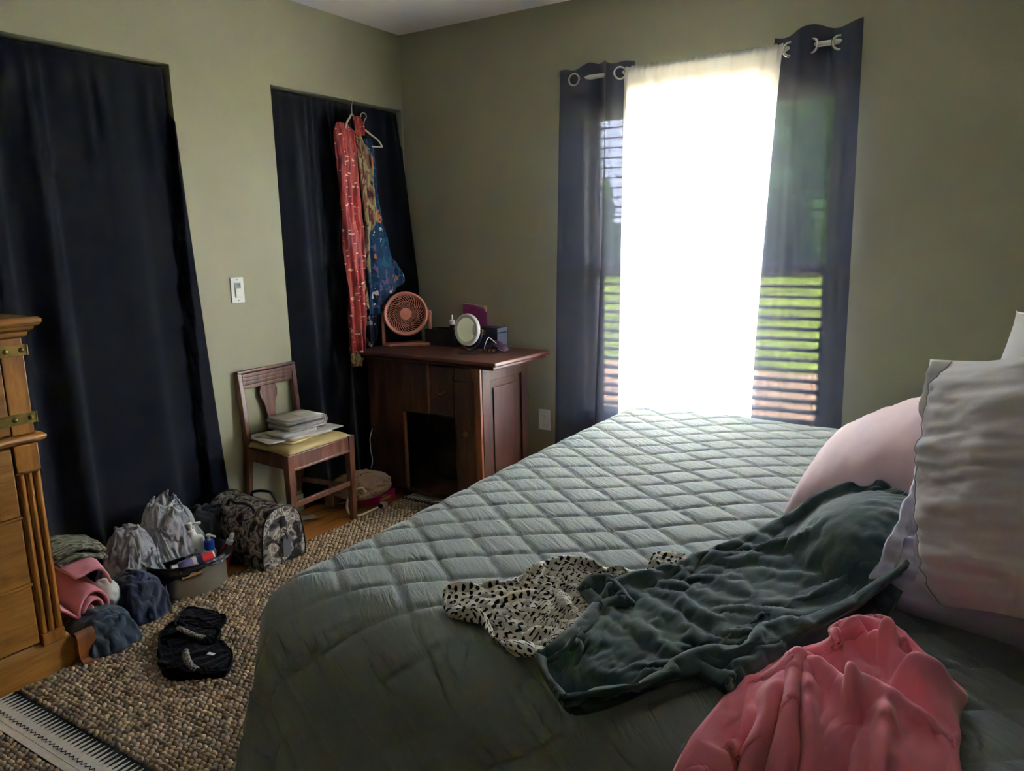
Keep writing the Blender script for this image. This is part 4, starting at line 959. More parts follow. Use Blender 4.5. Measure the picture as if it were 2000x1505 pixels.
# ---- makeup mirror
M_mir, nt, b = newmat('mirror_silver'); b.inputs['Metallic'].default_value = 1; b.inputs['Roughness'].default_value = .03; b.inputs['Base Color'].default_value = (.88, .88, .86, 1)
M_chrome = plain('gunmetal', srgb(110, 106, 106), .3, .05, metal=.9)
M_rim = plain('mirror_rim_white', srgb(224, 224, 222), .35, .02)
mr_ = thing('makeup_mirror', 'round tabletop makeup mirror with white rim on the cabinet top', 'mirror', (.665, -.37, H), math.radians(-5))
mt = Matrix.Translation((0, -.01, .118)) @ Matrix.Rotation(math.radians(-5), 4, 'X') @ Matrix.Rotation(PI/2, 4, 'X')
MB().lathe([(.060, .004), (.0645, .007), (.075, .007), (.080, .002), (.081, -.006), (.078, -.012), (.0, -.014)], 48, mt, caps=False).build('rim', M_rim, mr_, smooth=40)
prof = [(0, .0005)]+[(.0645*k/8, .0005+.0030*(k/8)**2) for k in range(1, 9)]
MB().lathe([(.0645, .0038), (.05, .0026), (.03, .0012), (.012, .0004), (0.0, .0002)], 48, mt, caps=False).build('glass', M_mir, mr_, smooth=180)
yk = [(.088*math.cos(PI+PI*k/20), .004, .118+.088*math.sin(PI+PI*k/20)*1.12) for k in range(21)]
MB().tube(yk, .0032, 8).build('yoke', M_chrome, mr_, smooth=50)
MB().lathe([(.055, 0), (.056, .004), (.035, .010), (.008, .014), (.006, .02)], 32, None).build('base', M_chrome, mr_, smooth=40)
for s in (-1, 1): MB().lathe([(.006, -.006), (.0065, .004), (.004, .008), (0, .008)], 12, Matrix.Translation((s*.088, 0, .118)) @ Matrix.Rotation(s*PI/2, 4, 'Y')).build('pivot_screw', M_brass, mr_, smooth=40)

# ---- box with bottle and pouch, navy case, jewellery, cable
M_blk = plain('black_card', srgb(24, 25, 30), .55, .15)
M_nav = plain('navy_card', srgb(30, 38, 62), .5, .15)
bxo = thing('storage_box', 'black open storage box standing behind the makeup mirror', 'box', (.375, -.175, H), math.radians(-2))
for p_ in ((-.10, .10, -.055, .055, 0, .004), (-.10, -.097, -.055, .055, .004, .088), (.097, .10, -.055, .055, .004, .088), (-.097, .097, -.055, -.052, .004, .088), (-.097, .097, .052, .055, .004, .088)):
    MB().box(*p_).build('panel', M_blk, bxo)
nv_ = thing('cosmetic_case', 'navy blue case standing behind the right side of the mirror', 'case', (.665, -.18, H), math.radians(-3))
MB().box(-.085, .085, -.045, .045, 0, .085).build('body', M_nav, nv_, bevel=.004)
MB().box(-.086, .086, -.046, .046, .086, .112).build('lid', M_nav, nv_, bevel=.004)
MB().box(-.012, .012, -.050, -.046, .074, .098).build('clasp', M_brass, nv_, bevel=.001)
pu = thing('pouch', 'magenta zip pouch standing upright behind the makeup mirror', 'pouch', (.545, -.13, H), math.radians(-6))
A = np.zeros((16, 24, 3)); Bk = np.zeros_like(A)
for j in range(16):
    for i in range(24):
        u, v_ = i/23, j/15; th = .030*math.sin(PI*u)**.5*(1-v_*.82)
        xx = (-.09+.18*u)*(1-.06*v_); zz = v_*(.218+.012*math.cos(u*3.2)-.01*u)
        A[j, i] = (xx, -th-.004*fbm(u*4, v_*4, 1), zz); Bk[j, i] = (xx, th, zz)
MB().grid(A).grid(Bk[:, ::-1]).build('body', plain('magenta_cloth', srgb(122, 38, 96), .6, .1, 20, (80, .3, .002)), pu, smooth=180, solid=.002)
MB().tube([(-.085+.17*k/10, -.008, .226-.0012*k) for k in range(11)], .003, 6).build('zipper', plain('zip_pale', srgb(200, 180, 170), .5), pu)
MB().prism([(0, 0), (.022, -.004), (.016, -.03), (.008, -.022)], -.002, .002, frame((.070, -.012, .216), (1, 0, 0), (0, 0, 1))).build('zip_pull', plain('zip_tassel', srgb(206, 178, 128), .6), pu)
bt = thing('dropper_bottle', 'amber dropper bottle with white cap beside the mirror', 'bottle', (.445, -.205, H+.004))
MB().lathe([(.0, 0), (.026, 0), (.027, .01), (.027, .082), (.022, .098), (.012, .106), (.012, .114)], 24, None).build('bottle_body', plain('amber_glass', srgb(70, 36, 30), .15, .1), bt, smooth=40)
MB().lathe([(.0155, .114), (.0155, .132), (.012, .136), (.005, .138)], 20, None).build('cap', M_rim, bt, smooth=40)
MB().lathe([(.005, .138), (.0055, .155), (.004, .163), (0, .165)], 14, None).build('nozzle', M_rim, bt, smooth=40)
nk = thing('necklace', 'tangled beaded necklace heaped beside the mirror foot', 'necklace', (.765, -.33, H))
rr = random.Random(9); M_bead = [plain('bead_amber', srgb(150, 110, 80), .3, .3, 60), plain('bead_dark', srgb(58, 48, 56), .3, .3, 60)]
pts = spline([(rr.gauss(0, .032), rr.gauss(0, .022), .005+.012*rr.random()) for _ in range(14)], 70)
for k, p_ in enumerate(pts):
    if k < 2:
        bead = MB().lathe([(0, -.005), (.0035, -.0036), (.005, 0), (.0035, .0036), (0, .005)], 8, None).build('bead', M_bead[k], nk, smooth=180); bd = (bead,) if k == 0 else (bd[0], bead); bead.location = p_
    else: part_copy(bd[k % 2], nk, p_)
cbl = MB().tube(spline([(.73, -.32, H+.006), (.742, -.34, H+.03), (.752, -.33, H+.066), (.748, -.30, H+.07), (.772, -.27, H+.035), (.78, -.25, H+.004), (.80, -.20, H+.004)], 40), .0022, 6).build('charging_cable', M_rim, loc=(.75, -.3, H), smooth=60)
tag(cbl, 'thin white charging cable looping up beside the makeup mirror', 'cable')
scf = MB(); 
A = patch([[(.70, -.30, H+.004), (.72, -.26, H+.004)], [(.73, -.30, H+.03), (.75, -.25, H+.05)], [(.79, -.30, H+.025), (.80, -.24, H+.03)], [(.83, -.30, H+.003), (.83, -.25, H+.003)]], 14, 26)
A[..., 2] += .006*nz3(A, 40, 3)+.003
o = cloth('cleaning_cloth', A, plain('plum_cloth', srgb(74, 50, 74), .85, .3, 40, coord='Object'), loc=(.77, -.27, H), solid=.003); tag(o, 'small crumpled plum cloth beside the mirror', 'cloth')

# ================================================================== DRESSES ON THE CLOSET CURTAIN
M_hang = plain('hanger_cream', srgb(196, 186, 160), .5)
def hanger(label, y, x, ztop, w, rotz):
    t = thing('clothes_hanger', label, 'hanger', (x, y, ztop), rotz)
    hk = [(.0, .014*math.cos(a_)+0, .014*math.sin(a_)-.014) for a_ in [math.radians(d) for d in range(-30, 181, 15)]]
    # hook in the local x-z plane, shoulders along local y
    hk = [(0, .016*math.cos(math.radians(d)), .016*math.sin(math.radians(d))-.016) for d in range(200, -61, -13)]
    MB().tube(hk+[(0, 0, -.05), (0, 0, -.085)], .0022, 6).build('hook', M_hang, t, smooth=60)
    sh_ = spline([(0, -w, -.165), (0, -w*.8, -.135), (0, -w*.35, -.105), (0, 0, -.085), (0, w*.35, -.105), (0, w*.8, -.135), (0, w, -.165)], 30)
    MB().tube(sh_, .0048, 8).build('shoulder_arm', M_hang, t, smooth=60)
    MB().tube([(0, -w, -.165), (0, w, -.165)], .0035, 6).build('trouser_bar', M_hang, t, smooth=60)
    return t
def hung_dress(name, label, cat, prof, mat, loc, folds, seed, depth=.028, nv=90, nu=72, hemw=.0, parent=None):
    """prof: list of (z, y_left, y_right, x_offset); closed pleated tube"""
    zs = [p[0] for p in prof]; A = np.zeros((nv, nu, 3))
    for j in range(nv):
        z = zs[0]+(zs[-1]-zs[0])*j/(nv-1)
        zz = np.array(zs[::-1]); f_ = lambda c: float(np.interp(z, zz, np.array([p[c] for p in prof])[::-1]))
        yl, yr, xo = f_(1), f_(2), f_(3); t = j/(nv-1)
        for i in range(nu):
            a_ = 2*PI*i/nu; c, s = math.cos(a_), math.sin(a_)
            r = 1+.0*s
            y = (yl+yr)/2+(yr-yl)/2*(abs(c)**.8)*(1 if c > 0 else -1)
            d = depth*(.6+.4*t)*(.75+.25*math.sin(folds*(y*60)+seed))+.004*fbm(y*30+seed, z*6, seed)
            x = xo+d*s+(.013*math.sin(folds*y*95+z*1.6+seed+1.5*math.sin(z*5))+.006*math.sin(folds*y*210+z*4))*(.5+.5*t)*(s > -.2)
            A[j, i] = (x+.006*fbm(y*20, z*9, seed+4), y+.004*fbm(z*9, seed, s), z+(hemw*fbm(y*25, seed) if j == nv-1 else 0))
    L = np.array(loc)
    du = np.linspace(0, .5, nu+1)[:-1]; dv = np.linspace(0, abs(zs[0]-zs[-1]), nv); U, V_ = np.meshgrid(du, dv)
    o = MB().grid(A-L, closed_u=True).build(name, mat, smooth=180, uv=np.stack([U, V_], -1).reshape(-1, 2))
    if parent is not None: o.parent = parent; o.location = Vector(loc)-parent.location; o['label'] = label
    else: o.location = loc; tag(o, label, cat)
    return o
# red print
m, nt, b = newmat('red_stripe_print')
v = coords(nt, 'Object', (1, 1, 1)); n1 = N(nt, 'ShaderNodeTexNoise', Scale=1.0, Detail=3.0, Distortion=1.2); mp = N(nt, 'ShaderNodeMapping'); mp.inputs['Scale'].default_value = (30, 46, 5.5); nt.links.new(v, mp.inputs[0]); nt.links.new(mp.outputs[0], n1.inputs['Vector'])
c1 = ramp(nt, n1.outputs[0], [(.30, srgb(66, 16, 22)), (.42, srgb(128, 28, 34)), (.52, srgb(160, 40, 44)), (.62, srgb(176, 84, 70)), (.74, srgb(92, 44, 34))])
n2 = N(nt, 'ShaderNodeTexNoise', Scale=1.0, Detail=1.0); mp = N(nt, 'ShaderNodeMapping'); mp.inputs['Scale'].default_value = (30, 22, 60); nt.links.new(v, mp.inputs[0]); nt.links.new(mp.outputs[0], n2.inputs['Vector'])
f2 = ramp(nt, n2.outputs[0], [(.66, (0, 0, 0)), (.68, (1, 1, 1))])
mx = N(nt, 'ShaderNodeMixRGB'); nt.links.new(f2, mx.inputs[0]); nt.links.new(c1, mx.inputs[1]); mx.inputs[2].default_value = rgb(srgb(226, 196, 170)); nt.links.new(mx.outputs[0], b.inputs['Base Color'])
b.inputs['Roughness'].default_value = .6; M_red = m
M_scarf = patterned('olive_print', [(0, srgb(66, 34, 34)), (.36, srgb(126, 86, 70)), (.46, srgb(150, 138, 96)), (.56, srgb(96, 50, 48)), (.66, srgb(170, 128, 100))], 13, 'noise', (1.4, 1.4, .6))
M_blue = patterned('teal_floral', [(0, srgb(16, 48, 76)), (.40, srgb(22, 62, 88)), (.60, srgb(28, 80, 98)), (.74, srgb(96, 76, 112)), (.82, srgb(178, 98, 60)), (.88, srgb(30, 50, 84)), (.96, srgb(210, 196, 186))], 30, 'voronoi', (1, 1, .75), dist=1.4)
M_ink = patterned('ink_floral', [(0, srgb(20, 22, 34)), (.55, srgb(30, 32, 50)), (.66, srgb(120, 110, 120)), (.72, srgb(36, 38, 56)), (.82, srgb(186, 104, 50)), (.88, srgb(196, 196, 190))], 26, 'voronoi', (1, 1, .8), dist=1.4)
hanger('cream plastic hanger holding the red printed dress on the closet curtain', -.462, .052, 2.052, .085, math.radians(18))
hanger('cream plastic hanger holding the teal floral dress with one arm showing', -.375, .05, 1.985, .10, math.radians(-20))
LD = thing('long_dress', 'long red printed dress hanging down the front of the closet curtain', 'dress', (.07, -.54, .69))
hung_dress('gown', 'red stripe print cloth', 'dress',
    [(1.915, -.585, -.50, .06), (1.88, -.605, -.475, .065), (1.78, -.607, -.475, .07), (1.45, -.598, -.47, .075), (1.15, -.605, -.475, .085), (.95, -.608, -.488, .085), (.80, -.61, -.50, .08), (.765, -.608, -.505, .075)], M_red, (.07, -.54, .765), 1.3, 1.0, parent=LD)
hung_dress('hem_fringe', 'olive and brown fringed end', 'fringe',
    [(.762, -.600, -.515, .075), (.72, -.600, -.512, .075), (.69, -.596, -.520, .075)], M_scarf, (.07, -.55, .69), 1.6, 3.0, .014, 20, parent=LD)
hung_dress('collar', 'folded red collar', 'collar',
    [(1.955, -.475, -.445, .075), (1.93, -.49, -.425, .085), (1.885, -.485, -.42, .09), (1.86, -.47, -.435, .085)], M_red, (.08, -.455, 1.86), 1.4, 2.0, .022, 24, parent=LD)
hung_dress('print_scarf', 'olive and maroon printed scarf hanging between the red and teal dresses', 'scarf',
    [(1.87, -.465, -.43, .07), (1.80, -.475, -.395, .085), (1.60, -.465, -.37, .09), (1.45, -.455, -.375, .09), (1.40, -.445, -.395, .085), (1.20, -.48, -.42, .07), (.98, -.48, -.43, .07)], M_scarf, (.08, -.43, .98), 1.2, 5.0, .022)
hung_dress('floral_dress', 'teal floral dress with flared hem hanging beside the long red dress', 'dress',
    [(1.855, -.40, -.335, .055), (1.82, -.415, -.32, .06), (1.60, -.40, -.315, .06), (1.42, -.42, -.295, .065), (1.28, -.46, -.255, .075), (1.18, -.47, -.20, .085), (1.12, -.47, -.165, .09), (1.09, -.465, -.20, .085), (1.02, -.46, -.29, .075), (.95, -.455, -.34, .07)], M_blue, (.07, -.37, .95), 1.0, 7.0, .026, 100)
hung_dress('dark_floral_dress', 'dark floral skirt end showing below the teal dress', 'skirt',
    [(1.04, -.44, -.30, .055), (.95, -.45, -.33, .055), (.86, -.45, -.36, .055), (.80, -.45, -.39, .055), (.775, -.44, -.40, .055)], M_ink, (.06, -.4, .775), 1.1, 9.0, .016, 40)
hung_dress('striped_top', 'pale pink and dark striped top end beside the fan', 'top',
    [(1.06, -.315, -.255, .075), (1.0, -.318, -.262, .075), (.93, -.318, -.268, .075), (.905, -.315, -.28, .07)],
    patterned('pink_stripe', [(0, srgb(44, 32, 44)), (.42, srgb(176, 142, 140)), (.62, srgb(80, 50, 56)), (.7, srgb(186, 160, 150))], 9, 'noise', (.3, .3, 3)), (.075, -.29, .905), 1.1, 2.5, .010, 30)

# ================================================================== CHAIR (faces +x)
W_ch = wood('walnut_chair', srgb(62, 30, 18), srgb(98, 54, 34), srgb(128, 78, 52), (10, 10, 1.5), 3.0, .38, .3)
ch = thing('side_chair', 'small brown wooden side chair with vase splat and yellow seat against the wall', 'chair', (.17, -1.10, 0), math.radians(1))
def CP(name, mb, mat=W_ch, par=ch, **k): return mb.build(name, mat, par, **k)
fx, bxx, hw, hb = .160, -.135, .190, .158      # front x, back x, half widths
for s in (-1, 1):
    CP('leg', MB().bar((fx, s*hw, 0), (fx, s*hw, .425), .026, .026, (1, 0, 0), .038, .038), bevel=.003)
    bp = [(bxx-.075, s*hb, 0), (bxx-.02, s*hb, .20), (bxx, s*hb, .42), (bxx-.012, s*hb, .60), (bxx-.022, s*(hb+.002), .755)]
    mb = MB()
    q = [(Vector(p), 0.0) for p in bp]; vs = []; wx = (.026, .030, .036, .030, .024)
    for (p, _), ww in zip(q, wx):
        for i, j in ((-1, -1), (1, -1), (1, 1), (-1, 1)): vs.append((p.x+ww/2*i, p.y+.012*j, p.z))
    fs = [(3, 2, 1, 0)]+[(k*4+i, k*4+(i+1) % 4, (k+1)*4+(i+1) % 4, (k+1)*4+i) for k in range(4) for i in range(4)]+[(16, 17, 18, 19)]
    CP('back_leg', mb.add(vs, fs), bevel=.003)
    CP('side_rail', MB().bar((bxx, s*(hb), .385), (fx, s*hw, .385), .02, .058), bevel=.002)
    CP('side_stretcher', MB().bar((bxx-.035, s*hb, .17), (fx, s*hw, .17), .014, .024), bevel=.002)
CP('front_rail', MB().bar((fx+.004, -hw+.016, .388), (fx+.004, hw-.016, .388), .02, .064).bar((fx+.006, -hw+.016, .354), (fx+.006, hw-.016, .354), .026, .010), bevel=.002)
CP('back_rail', MB().bar((bxx, -hb, .385), (bxx, hb, .385), .02, .05), bevel=.002)
CP('front_stretcher', MB().bar((fx, -hw, .19), (fx, hw, .19), .014, .026), bevel=.002)
CP('back_stretcher', MB().bar((bxx-.055, -hb, .15), (bxx-.055, hb, .15), .014, .022), bevel=.002)
crest = MB(); 
for k in range(4): crest.bar((bxx-.020+.001*k, -hb+.010, .690+.0175*k), (bxx-.020+.001*k, hb-.010, .690+.0175*k), .020, .0172)
crest.bar((bxx-.022, -hb-.012, .760), (bxx-.022, hb+.012, .760), .024, .012)
CP('crest_rail', crest, bevel=.003)
hs = [(.046, 0), (.046, .03), (.034, .05), (.024, .075), (.030, .10), (.022, .12), (.028, .165), (.034, .20), (.048, .225), (.052, .255), (.042, .28), (.046, .29)]
poly = [(a_, z) for a_, z in hs]+[(-a_, z) for a_, z in hs[::-1]]
CP('back_splat', MB().prism(poly, -.005, .005, frame((bxx-.004, 0, .400), (0, 1, 0), (-.06, 0, 1))), bevel=.0015)
M_seat = plain('mustard_vinyl', srgb(170, 150, 98), .6, .08, 12, (300, .3, .0008))
n = 26; A = np.zeros((n, n, 3)); 
for j in range(n):
    for i in range(n):
        u, v_ = -1+2*i/(n-1), -1+2*j/(n-1); h_ = hw+.004+(hb-hw+.006)*(1-(u+1)/2)
        A[j, i] = (.012+.158*u, v_*h_, .424+.030*((1-u**6)*(1-v_**6))**.5)
CP('seat', MB().grid(A), M_seat, smooth=180, solid=.012)
# ---- mail on the seat
SX, SY, SZ = .17, -1.10, .4545
M_pap = plain('paper_white', srgb(206, 202, 198), .8, .05, 12); M_pap2 = plain('paper_grey', srgb(176, 172, 168), .8, .08, 16); M_man = plain('manila', srgb(196, 176, 118), .8, .06, 10)
M_print = plain('print_grey', srgb(120, 118, 122), .85)
def sheet(name, label, cat, x, y, z, lx, ly, th, rz, mat, lines=0, tilt=(0, 0)):
    t = thing(name, label, cat, (x, y, z), group='mail on the chair', rot=(tilt[0], tilt[1], rz))
    A = np.zeros((10, 14, 3))
    for j in range(10):
        for i in range(14): A[j, i] = (-lx/2+lx*i/13, -ly/2+ly*j/9, th*.5+.0015*fbm(i*.3, j*.3, x*9+z*40))
    MB().grid(A).build('paper', mat, t, smooth=180, solid=th, off=0)
    for k in range(lines): MB().box(-lx*.4, -lx*.4+lx*(.3+.3*((k*7) % 3)/2), ly*.34-k*.012-.002, ly*.34-k*.012+.002, th+.0016, th+.0022).build('print_line', M_print, t)
    return t
sheet('manila_folder', 'yellow manila folder lowest under the mail on the chair', 'folder', .165, -1.085, SZ, .24, .33, .004, math.radians(6), M_man)
sheet('envelope', 'large white envelope lying just above the manila folder', 'envelope', .150, -1.115, SZ+.0045, .23, .32, .003, math.radians(-13), M_pap)
sheet('envelope', 'grey white envelope turned askew near the stack top', 'envelope', .160, -1.075, SZ+.008, .22, .31, .003, math.radians(8), M_pap2, 3)
sheet('letter', 'white printed letter poking out towards the cabinet side', 'letter', .185, -1.045, SZ+.0115, .20, .30, .002, math.radians(-5), M_pap, 5)
sheet('brochure', 'thick grey folded brochure lying under the banded mail bundle', 'brochure', .185, -1.125, SZ+.0145, .12, .19, .016, math.radians(-4), M_pap2)
bd_ = thing('mail_bundle', 'thick folded bundle of grey mail held by a rubber band', 'mail bundle', (.150, -1.06, SZ+.031), math.radians(-6), group='mail on the chair')
nl = 8
for k in range(nl):
    h0 = .0035+.0058*k*.5; t_ = (nl-1-k)/(nl-1)
    zc = .026; hh = .003+.023*(1-k/nl)          # half height of this folded layer
    L0 = -.105-.004*((k*5) % 3); w_ = .165-.006*((k*3) % 4)
    pr = [(L0, zc+hh)]+[(.085+hh*math.sin(a_)*1.1, zc+hh*math.cos(a_)) for a_ in [PI*q/10 for q in range(11)]]+[(L0+.006*((k*7) % 3), zc-hh)]
    A = np.array([[(xx, py, pz) for py, pz in pr] for xx in (-w_/2, -w_/6, w_/6, w_/2)])
    MB().grid(A).build('folded_paper', (M_pap, M_pap2)[k % 2], bd_, smooth=50, solid=.0018, off=0)
MB().tube([(.085*1.0, -.01, .026+.0), (.084, -.012, .052), (0, -.010, .0535), (-.085, -.008, .052), (-.086, -.01, .026), (-.085, -.01, .001), (0, -.01, -.0008), (.085, -.01, .001)], .0016, 5, closed=True).build('rubber_band', plain('rubber_tan', srgb(186, 150, 120), .6), bd_)

# ================================================================== FLOOR CLUTTER
def blob(c, r, amp, freq, seed, sub=4, ridged=True, squash=None, flat=None):
    """crumpled closed lump as (verts, faces)"""
    bm = bmesh.new(); bmesh.ops.create_icosphere(bm, subdivisions=sub, radius=1); vs = []
    for v_ in bm.verts:
        p = v_.co.copy(); q = p*freq+Vector((seed*3.1, seed, 0))
        if ridged: d = 1+amp*(.55-abs(noise.noise(q))*1.9+.5*(.4-abs(noise.noise(q*2.3))*1.5))
        else: d = 1+amp*noise.fractal(q, 1, 2, 3)
        pp_ = Vector((c[0]+p.x*r[0]*d, c[1]+p.y*r[1]*d, c[2]+p.z*r[2]*d))
        if flat is not None: pp_.z = max(pp_.z, flat+.0006*(p.z+1))
        vs.append(pp_)
    fs = [[q.index for q in f_.verts] for f_ in bm.faces]; bm.free(); return vs, fs
def lump(name, label, cat, parts, mat, loc, group=None, smooth=180):
    m = MB()
    for p in parts: m.add(*blob(*p[0], **p[1]))
    o = m.build(name, mat, smooth=smooth, loc=loc); tag(o, label, cat, group); return o
# ---- floral duffel bag
M_cam = patterned('floral_canvas', [(0, srgb(34, 32, 30)), (.38, srgb(70, 62, 54)), (.46, srgb(128, 116, 106)), (.54, srgb(176, 170, 162)), (.60, srgb(92, 86, 72)), (.68, srgb(150, 126, 112))], 24, 'noise', rough=.7, dist=.9, bmp=(60, .3, .002))
M_lea = plain('black_leather', srgb(28, 27, 28), .45, .15, 20, (150, .3, .001))
du = thing('duffel_bag', 'floral grey brown weekend bag with black trim on the floor by the chair', 'bag', (.26, -1.435, .004), math.radians(-3))
def dprof(s=1.0, n=20):
    pts = [(-.108*s, .006), (-.110*s, .05), (-.106*s, .12), (-.095*s, .185)]
    for k in range(1, 10): a_ = PI*k/10; pts.append((-.085*s*math.cos(a_)*1.08, .185+.072*math.sin(a_)))
    return pts+[(.095*s, .185), (.106*s, .12), (.110*s, .05), (.108*s, .006)]
pr = dprof(); A = np.zeros((22, len(pr), 3))
for j in range(22):
    t = j/21; xx = -.185+.37*t; sag_ = .012*math.sin(PI*t)
    for i, (py, pz) in enumerate(pr):
        A[j, i] = (xx, py*(1+.05*math.sin(PI*t))+.004*fbm(t*5, i*.4, 2), pz-sag_*(pz > .15)+.005*fbm(t*6, i*.5, 7)*(pz > .03))
MB().grid(A).build('body', M_cam, du, smooth=60, solid=.003)
for s in (-1, 1):
    e = MB().prism([(y_, z_) for y_, z_ in pr][::-1], -.004, .004, frame((s*.185, 0, 0), (0, 1, 0), (0, 0, 1))).build('end_panel', M_cam, du, bevel=.002)
    MB().tube([(s*.188, y_, z_) for y_, z_ in pr], .0038, 6, closed=True).build('piping', M_lea, du, smooth=60)
    for sy in (-1,):
        pass
MB().box(-.185, .185, -.106, .106, 0, .008).build('bottom', M_lea, du, bevel=.003)
MB().tube([(-.17+.34*k/14, .0, .2535-.012*math.sin(PI*k/14)) for k in range(15)], .004, 6).build('zipper', M_lea, du)
for sy, fl_ in ((-.045, .0), (.045, .03)):
    MB().tube(spline([(-.09, sy*1.6, .19), (-.085, sy*1.3, .245), (-.05, sy*1.5, .262), (0, sy*1.9, .262), (.05, sy*1.5, .262), (.085, sy*1.3, .240), (.09, sy*1.6, .19)], 36), .0065, 8).build('handle', M_lea, du, smooth=60)
tb = MB().box(.188, .194, -.012, .012, .165, .215).build('tab', M_lea, du, bevel=.002)
MB().tube([(.197, .015*math.cos(a_), .158+.013*math.sin(a_)) for a_ in [2*PI*k/20 for k in range(20)]], .0022, 6, closed=True).build('d_ring', plain('pale_brass', srgb(206, 190, 140), .25, metal=.9), du, smooth=60)
tg = MB().prism([(-.020, -.045), (.020, -.045), (.022, .03), (.010, .045), (-.010, .045), (-.022, .03)], -.002, .002, frame((.199, .008, .085), (0, 1, -.08), (.0, .08, 1))).build('luggage_tag', plain('grey_leather', srgb(84, 86, 90), .45), du, bevel=.001)
MB().tube(spline([(.199, 0, .148), (.204, .004, .135), (.203, .010, .12), (.201, .006, .112)], 12), .003, 6).build('tag_strap', M_lea, tg)
# ---- round tin with black liner bag and its bottles
M_tin = plain('tin_metal', srgb(186, 178, 162), .36, .06, 6, metal=.85)
tn = thing('round_tin', 'shallow round silver tin full of toiletries on the floor', 'tin', (.25, -1.77, .0))
MB().lathe([(.148, 0), (.153, .002), (.153, .006), (.150, .008), (.150, .118), (.154, .121), (.154, .126), (.150, .128), (.1475, .122), (.1475, .010), (.0, .010)], 56, None).build('shell', M_tin, tn, smooth=35)
M_bag = plain('black_plastic', srgb(14, 14, 16), .32, .2, 20, (35, .7, .01))
rows = []
nu_, nv_2 = 90, 20; A = np.zeros((nv_2, nu_, 3))
for j in range(nv_2):
    t = j/(nv_2-1)
    for i in range(nu_):
        a_ = 2*PI*i/nu_
        # overhang is deepest on the side towards the clothes pile
        w_ = max(0, math.cos(a_-math.radians(-105)))**2; ov = .012+.095*w_+.018*fbm(math.cos(a_)*3, math.sin(a_)*3, 2)
        if t < .35: q = t/.35; r = .05+q*.10; z = .030+q*q*.105
        elif t < .55: q = (t-.35)/.2; r = .150+.010*math.sin(PI*q*.5)+.004; z = .135+.006*math.sin(PI*q)
        else: q = (t-.55)/.45; r = .164+.014*q*(1+w_)+.008*fbm(a_*4, q*2, 5); z = .135-ov*q
        r += .006*fbm(math.cos(a_)*5, math.sin(a_)*5, t*3)*(t > .4)
        A[j, i] = (r*math.cos(a_), r*math.sin(a_), max(z, .012))
cbag = MB().grid(A, closed_u=True).build('liner_bag', M_bag, smooth=180, solid=.001); cbag.location = (.25, -1.77, .001)
tag(cbag, 'shiny black plastic bag lining the tin and folded over its rim', 'plastic bag')
TZ = .05
def bottle(name, label, loc, prof, mat, rot=(0, 0, 0), parts=()):
    t = thing(name, label, 'bottle', loc, group='toiletries in the tin', rot=rot)
    MB().lathe(prof, 28, None).build('bottle_body', mat, t, smooth=40)
    for nm, pf, mt_ in parts: MB().lathe(pf, 22, None).build(nm, mt_, t, smooth=40)
    return t
M_wpl = plain('white_plastic', srgb(222, 222, 220), .35, .02); M_bpl = plain('blue_plastic', srgb(28, 64, 160), .35, .05); M_rpl = plain('red_plastic', srgb(176, 30, 34), .3, .05)
M_nvp = plain('navy_label', srgb(28, 34, 84), .4, .05); M_vio = plain('violet_plastic', srgb(110, 106, 150), .3, .1)
lo = thing('lotion_bottle', 'white pump lotion bottle standing at the back of the tin', 'bottle', (.235, -1.70, .03), group='toiletries in the tin', rot=(.05, -.1, math.radians(50)))
A = [(.0, 0), (.036, 0), (.038, .012), (.038, .13), (.034, .148), (.016, .160), (.014, .172)]
MB().lathe(A, 28, Matrix.Diagonal((1.15, .72, 1, 1))).build('bottle_body', M_wpl, lo, smooth=40)
MB().lathe([(.015, .160), (.015, .180), (.006, .184), (.006, .200)], 18, None).build('pump_collar', M_wpl, lo, smooth=40)
MB().lathe([(.011, .198), (.012, .210), (.006, .214)], 16, None).bar((0, 0, .208), (.042, 0, .204), .010, .008).build('pump_head', M_wpl, lo, smooth=40, bevel=.001)
text_part('Dove', .022, plain('lettering_navy', srgb(40, 48, 90), .5), lo, frame((0, -.0285, .085), (1, 0, 0), (0, 0, 1)))
MB().prism([(-.004, 0), (.006, -.003), (.003, .004)], 0, .0005, frame((.004, -.0285, .108), (1, 0, 0), (0, 0, 1))).build('drop_mark', plain('lettering_gold', srgb(110, 96, 70), .5), lo)
b2 = bottle('pump_bottle', 'small bottle with bright blue collar and white pump head', (.275, -1.675, .03), [(0, 0), (.024, 0), (.026, .01), (.026, .085), (.019, .098)], M_wpl, (.05, .05, .3),
    (('pump_collar', [(.0195, .096), (.0195, .132), (.017, .134), (.0, .134)], M_bpl), ('pump_stem', [(.006, .134), (.006, .152), (.010, .153), (.010, .160), (0, .161)], M_wpl)))
MB().bar((0, 0, .157), (.032, 0, .154), .008, .006).build('pump_spout', M_wpl, b2, bevel=.001)
bottle('spray_bottle', 'red spray bottle with white nozzle leaning over the tin rim', (.300, -1.648, .035), [(0, 0), (.022, 0), (.024, .01), (.024, .085), (.020, .100), (.013, .108)], M_rpl, (math.radians(-16), math.radians(14), 0),
    (('collar', [(.014, .106), (.0145, .124), (.010, .128)], M_wpl), ('nozzle', [(.010, .126), (.0095, .150), (.008, .154), (0, .154)], M_wpl)))
pb = thing('pill_bottle', 'white capped medicine bottle with red and navy label lying in the tin', 'bottle', (.345, -1.80, .128), group='toiletries in the tin')
pb.matrix_world = frame((.335, -1.775, .118), (-.35, -.30, .9), (.3, -.9, -.1)) @ Matrix.Rotation(0, 4, 'Z')
pbM = Matrix.Rotation(-PI/2, 4, 'X')   # bottle axis along local y
ZF = frame((0, 0, 0), (1, 0, 0), (0, 0, -1))
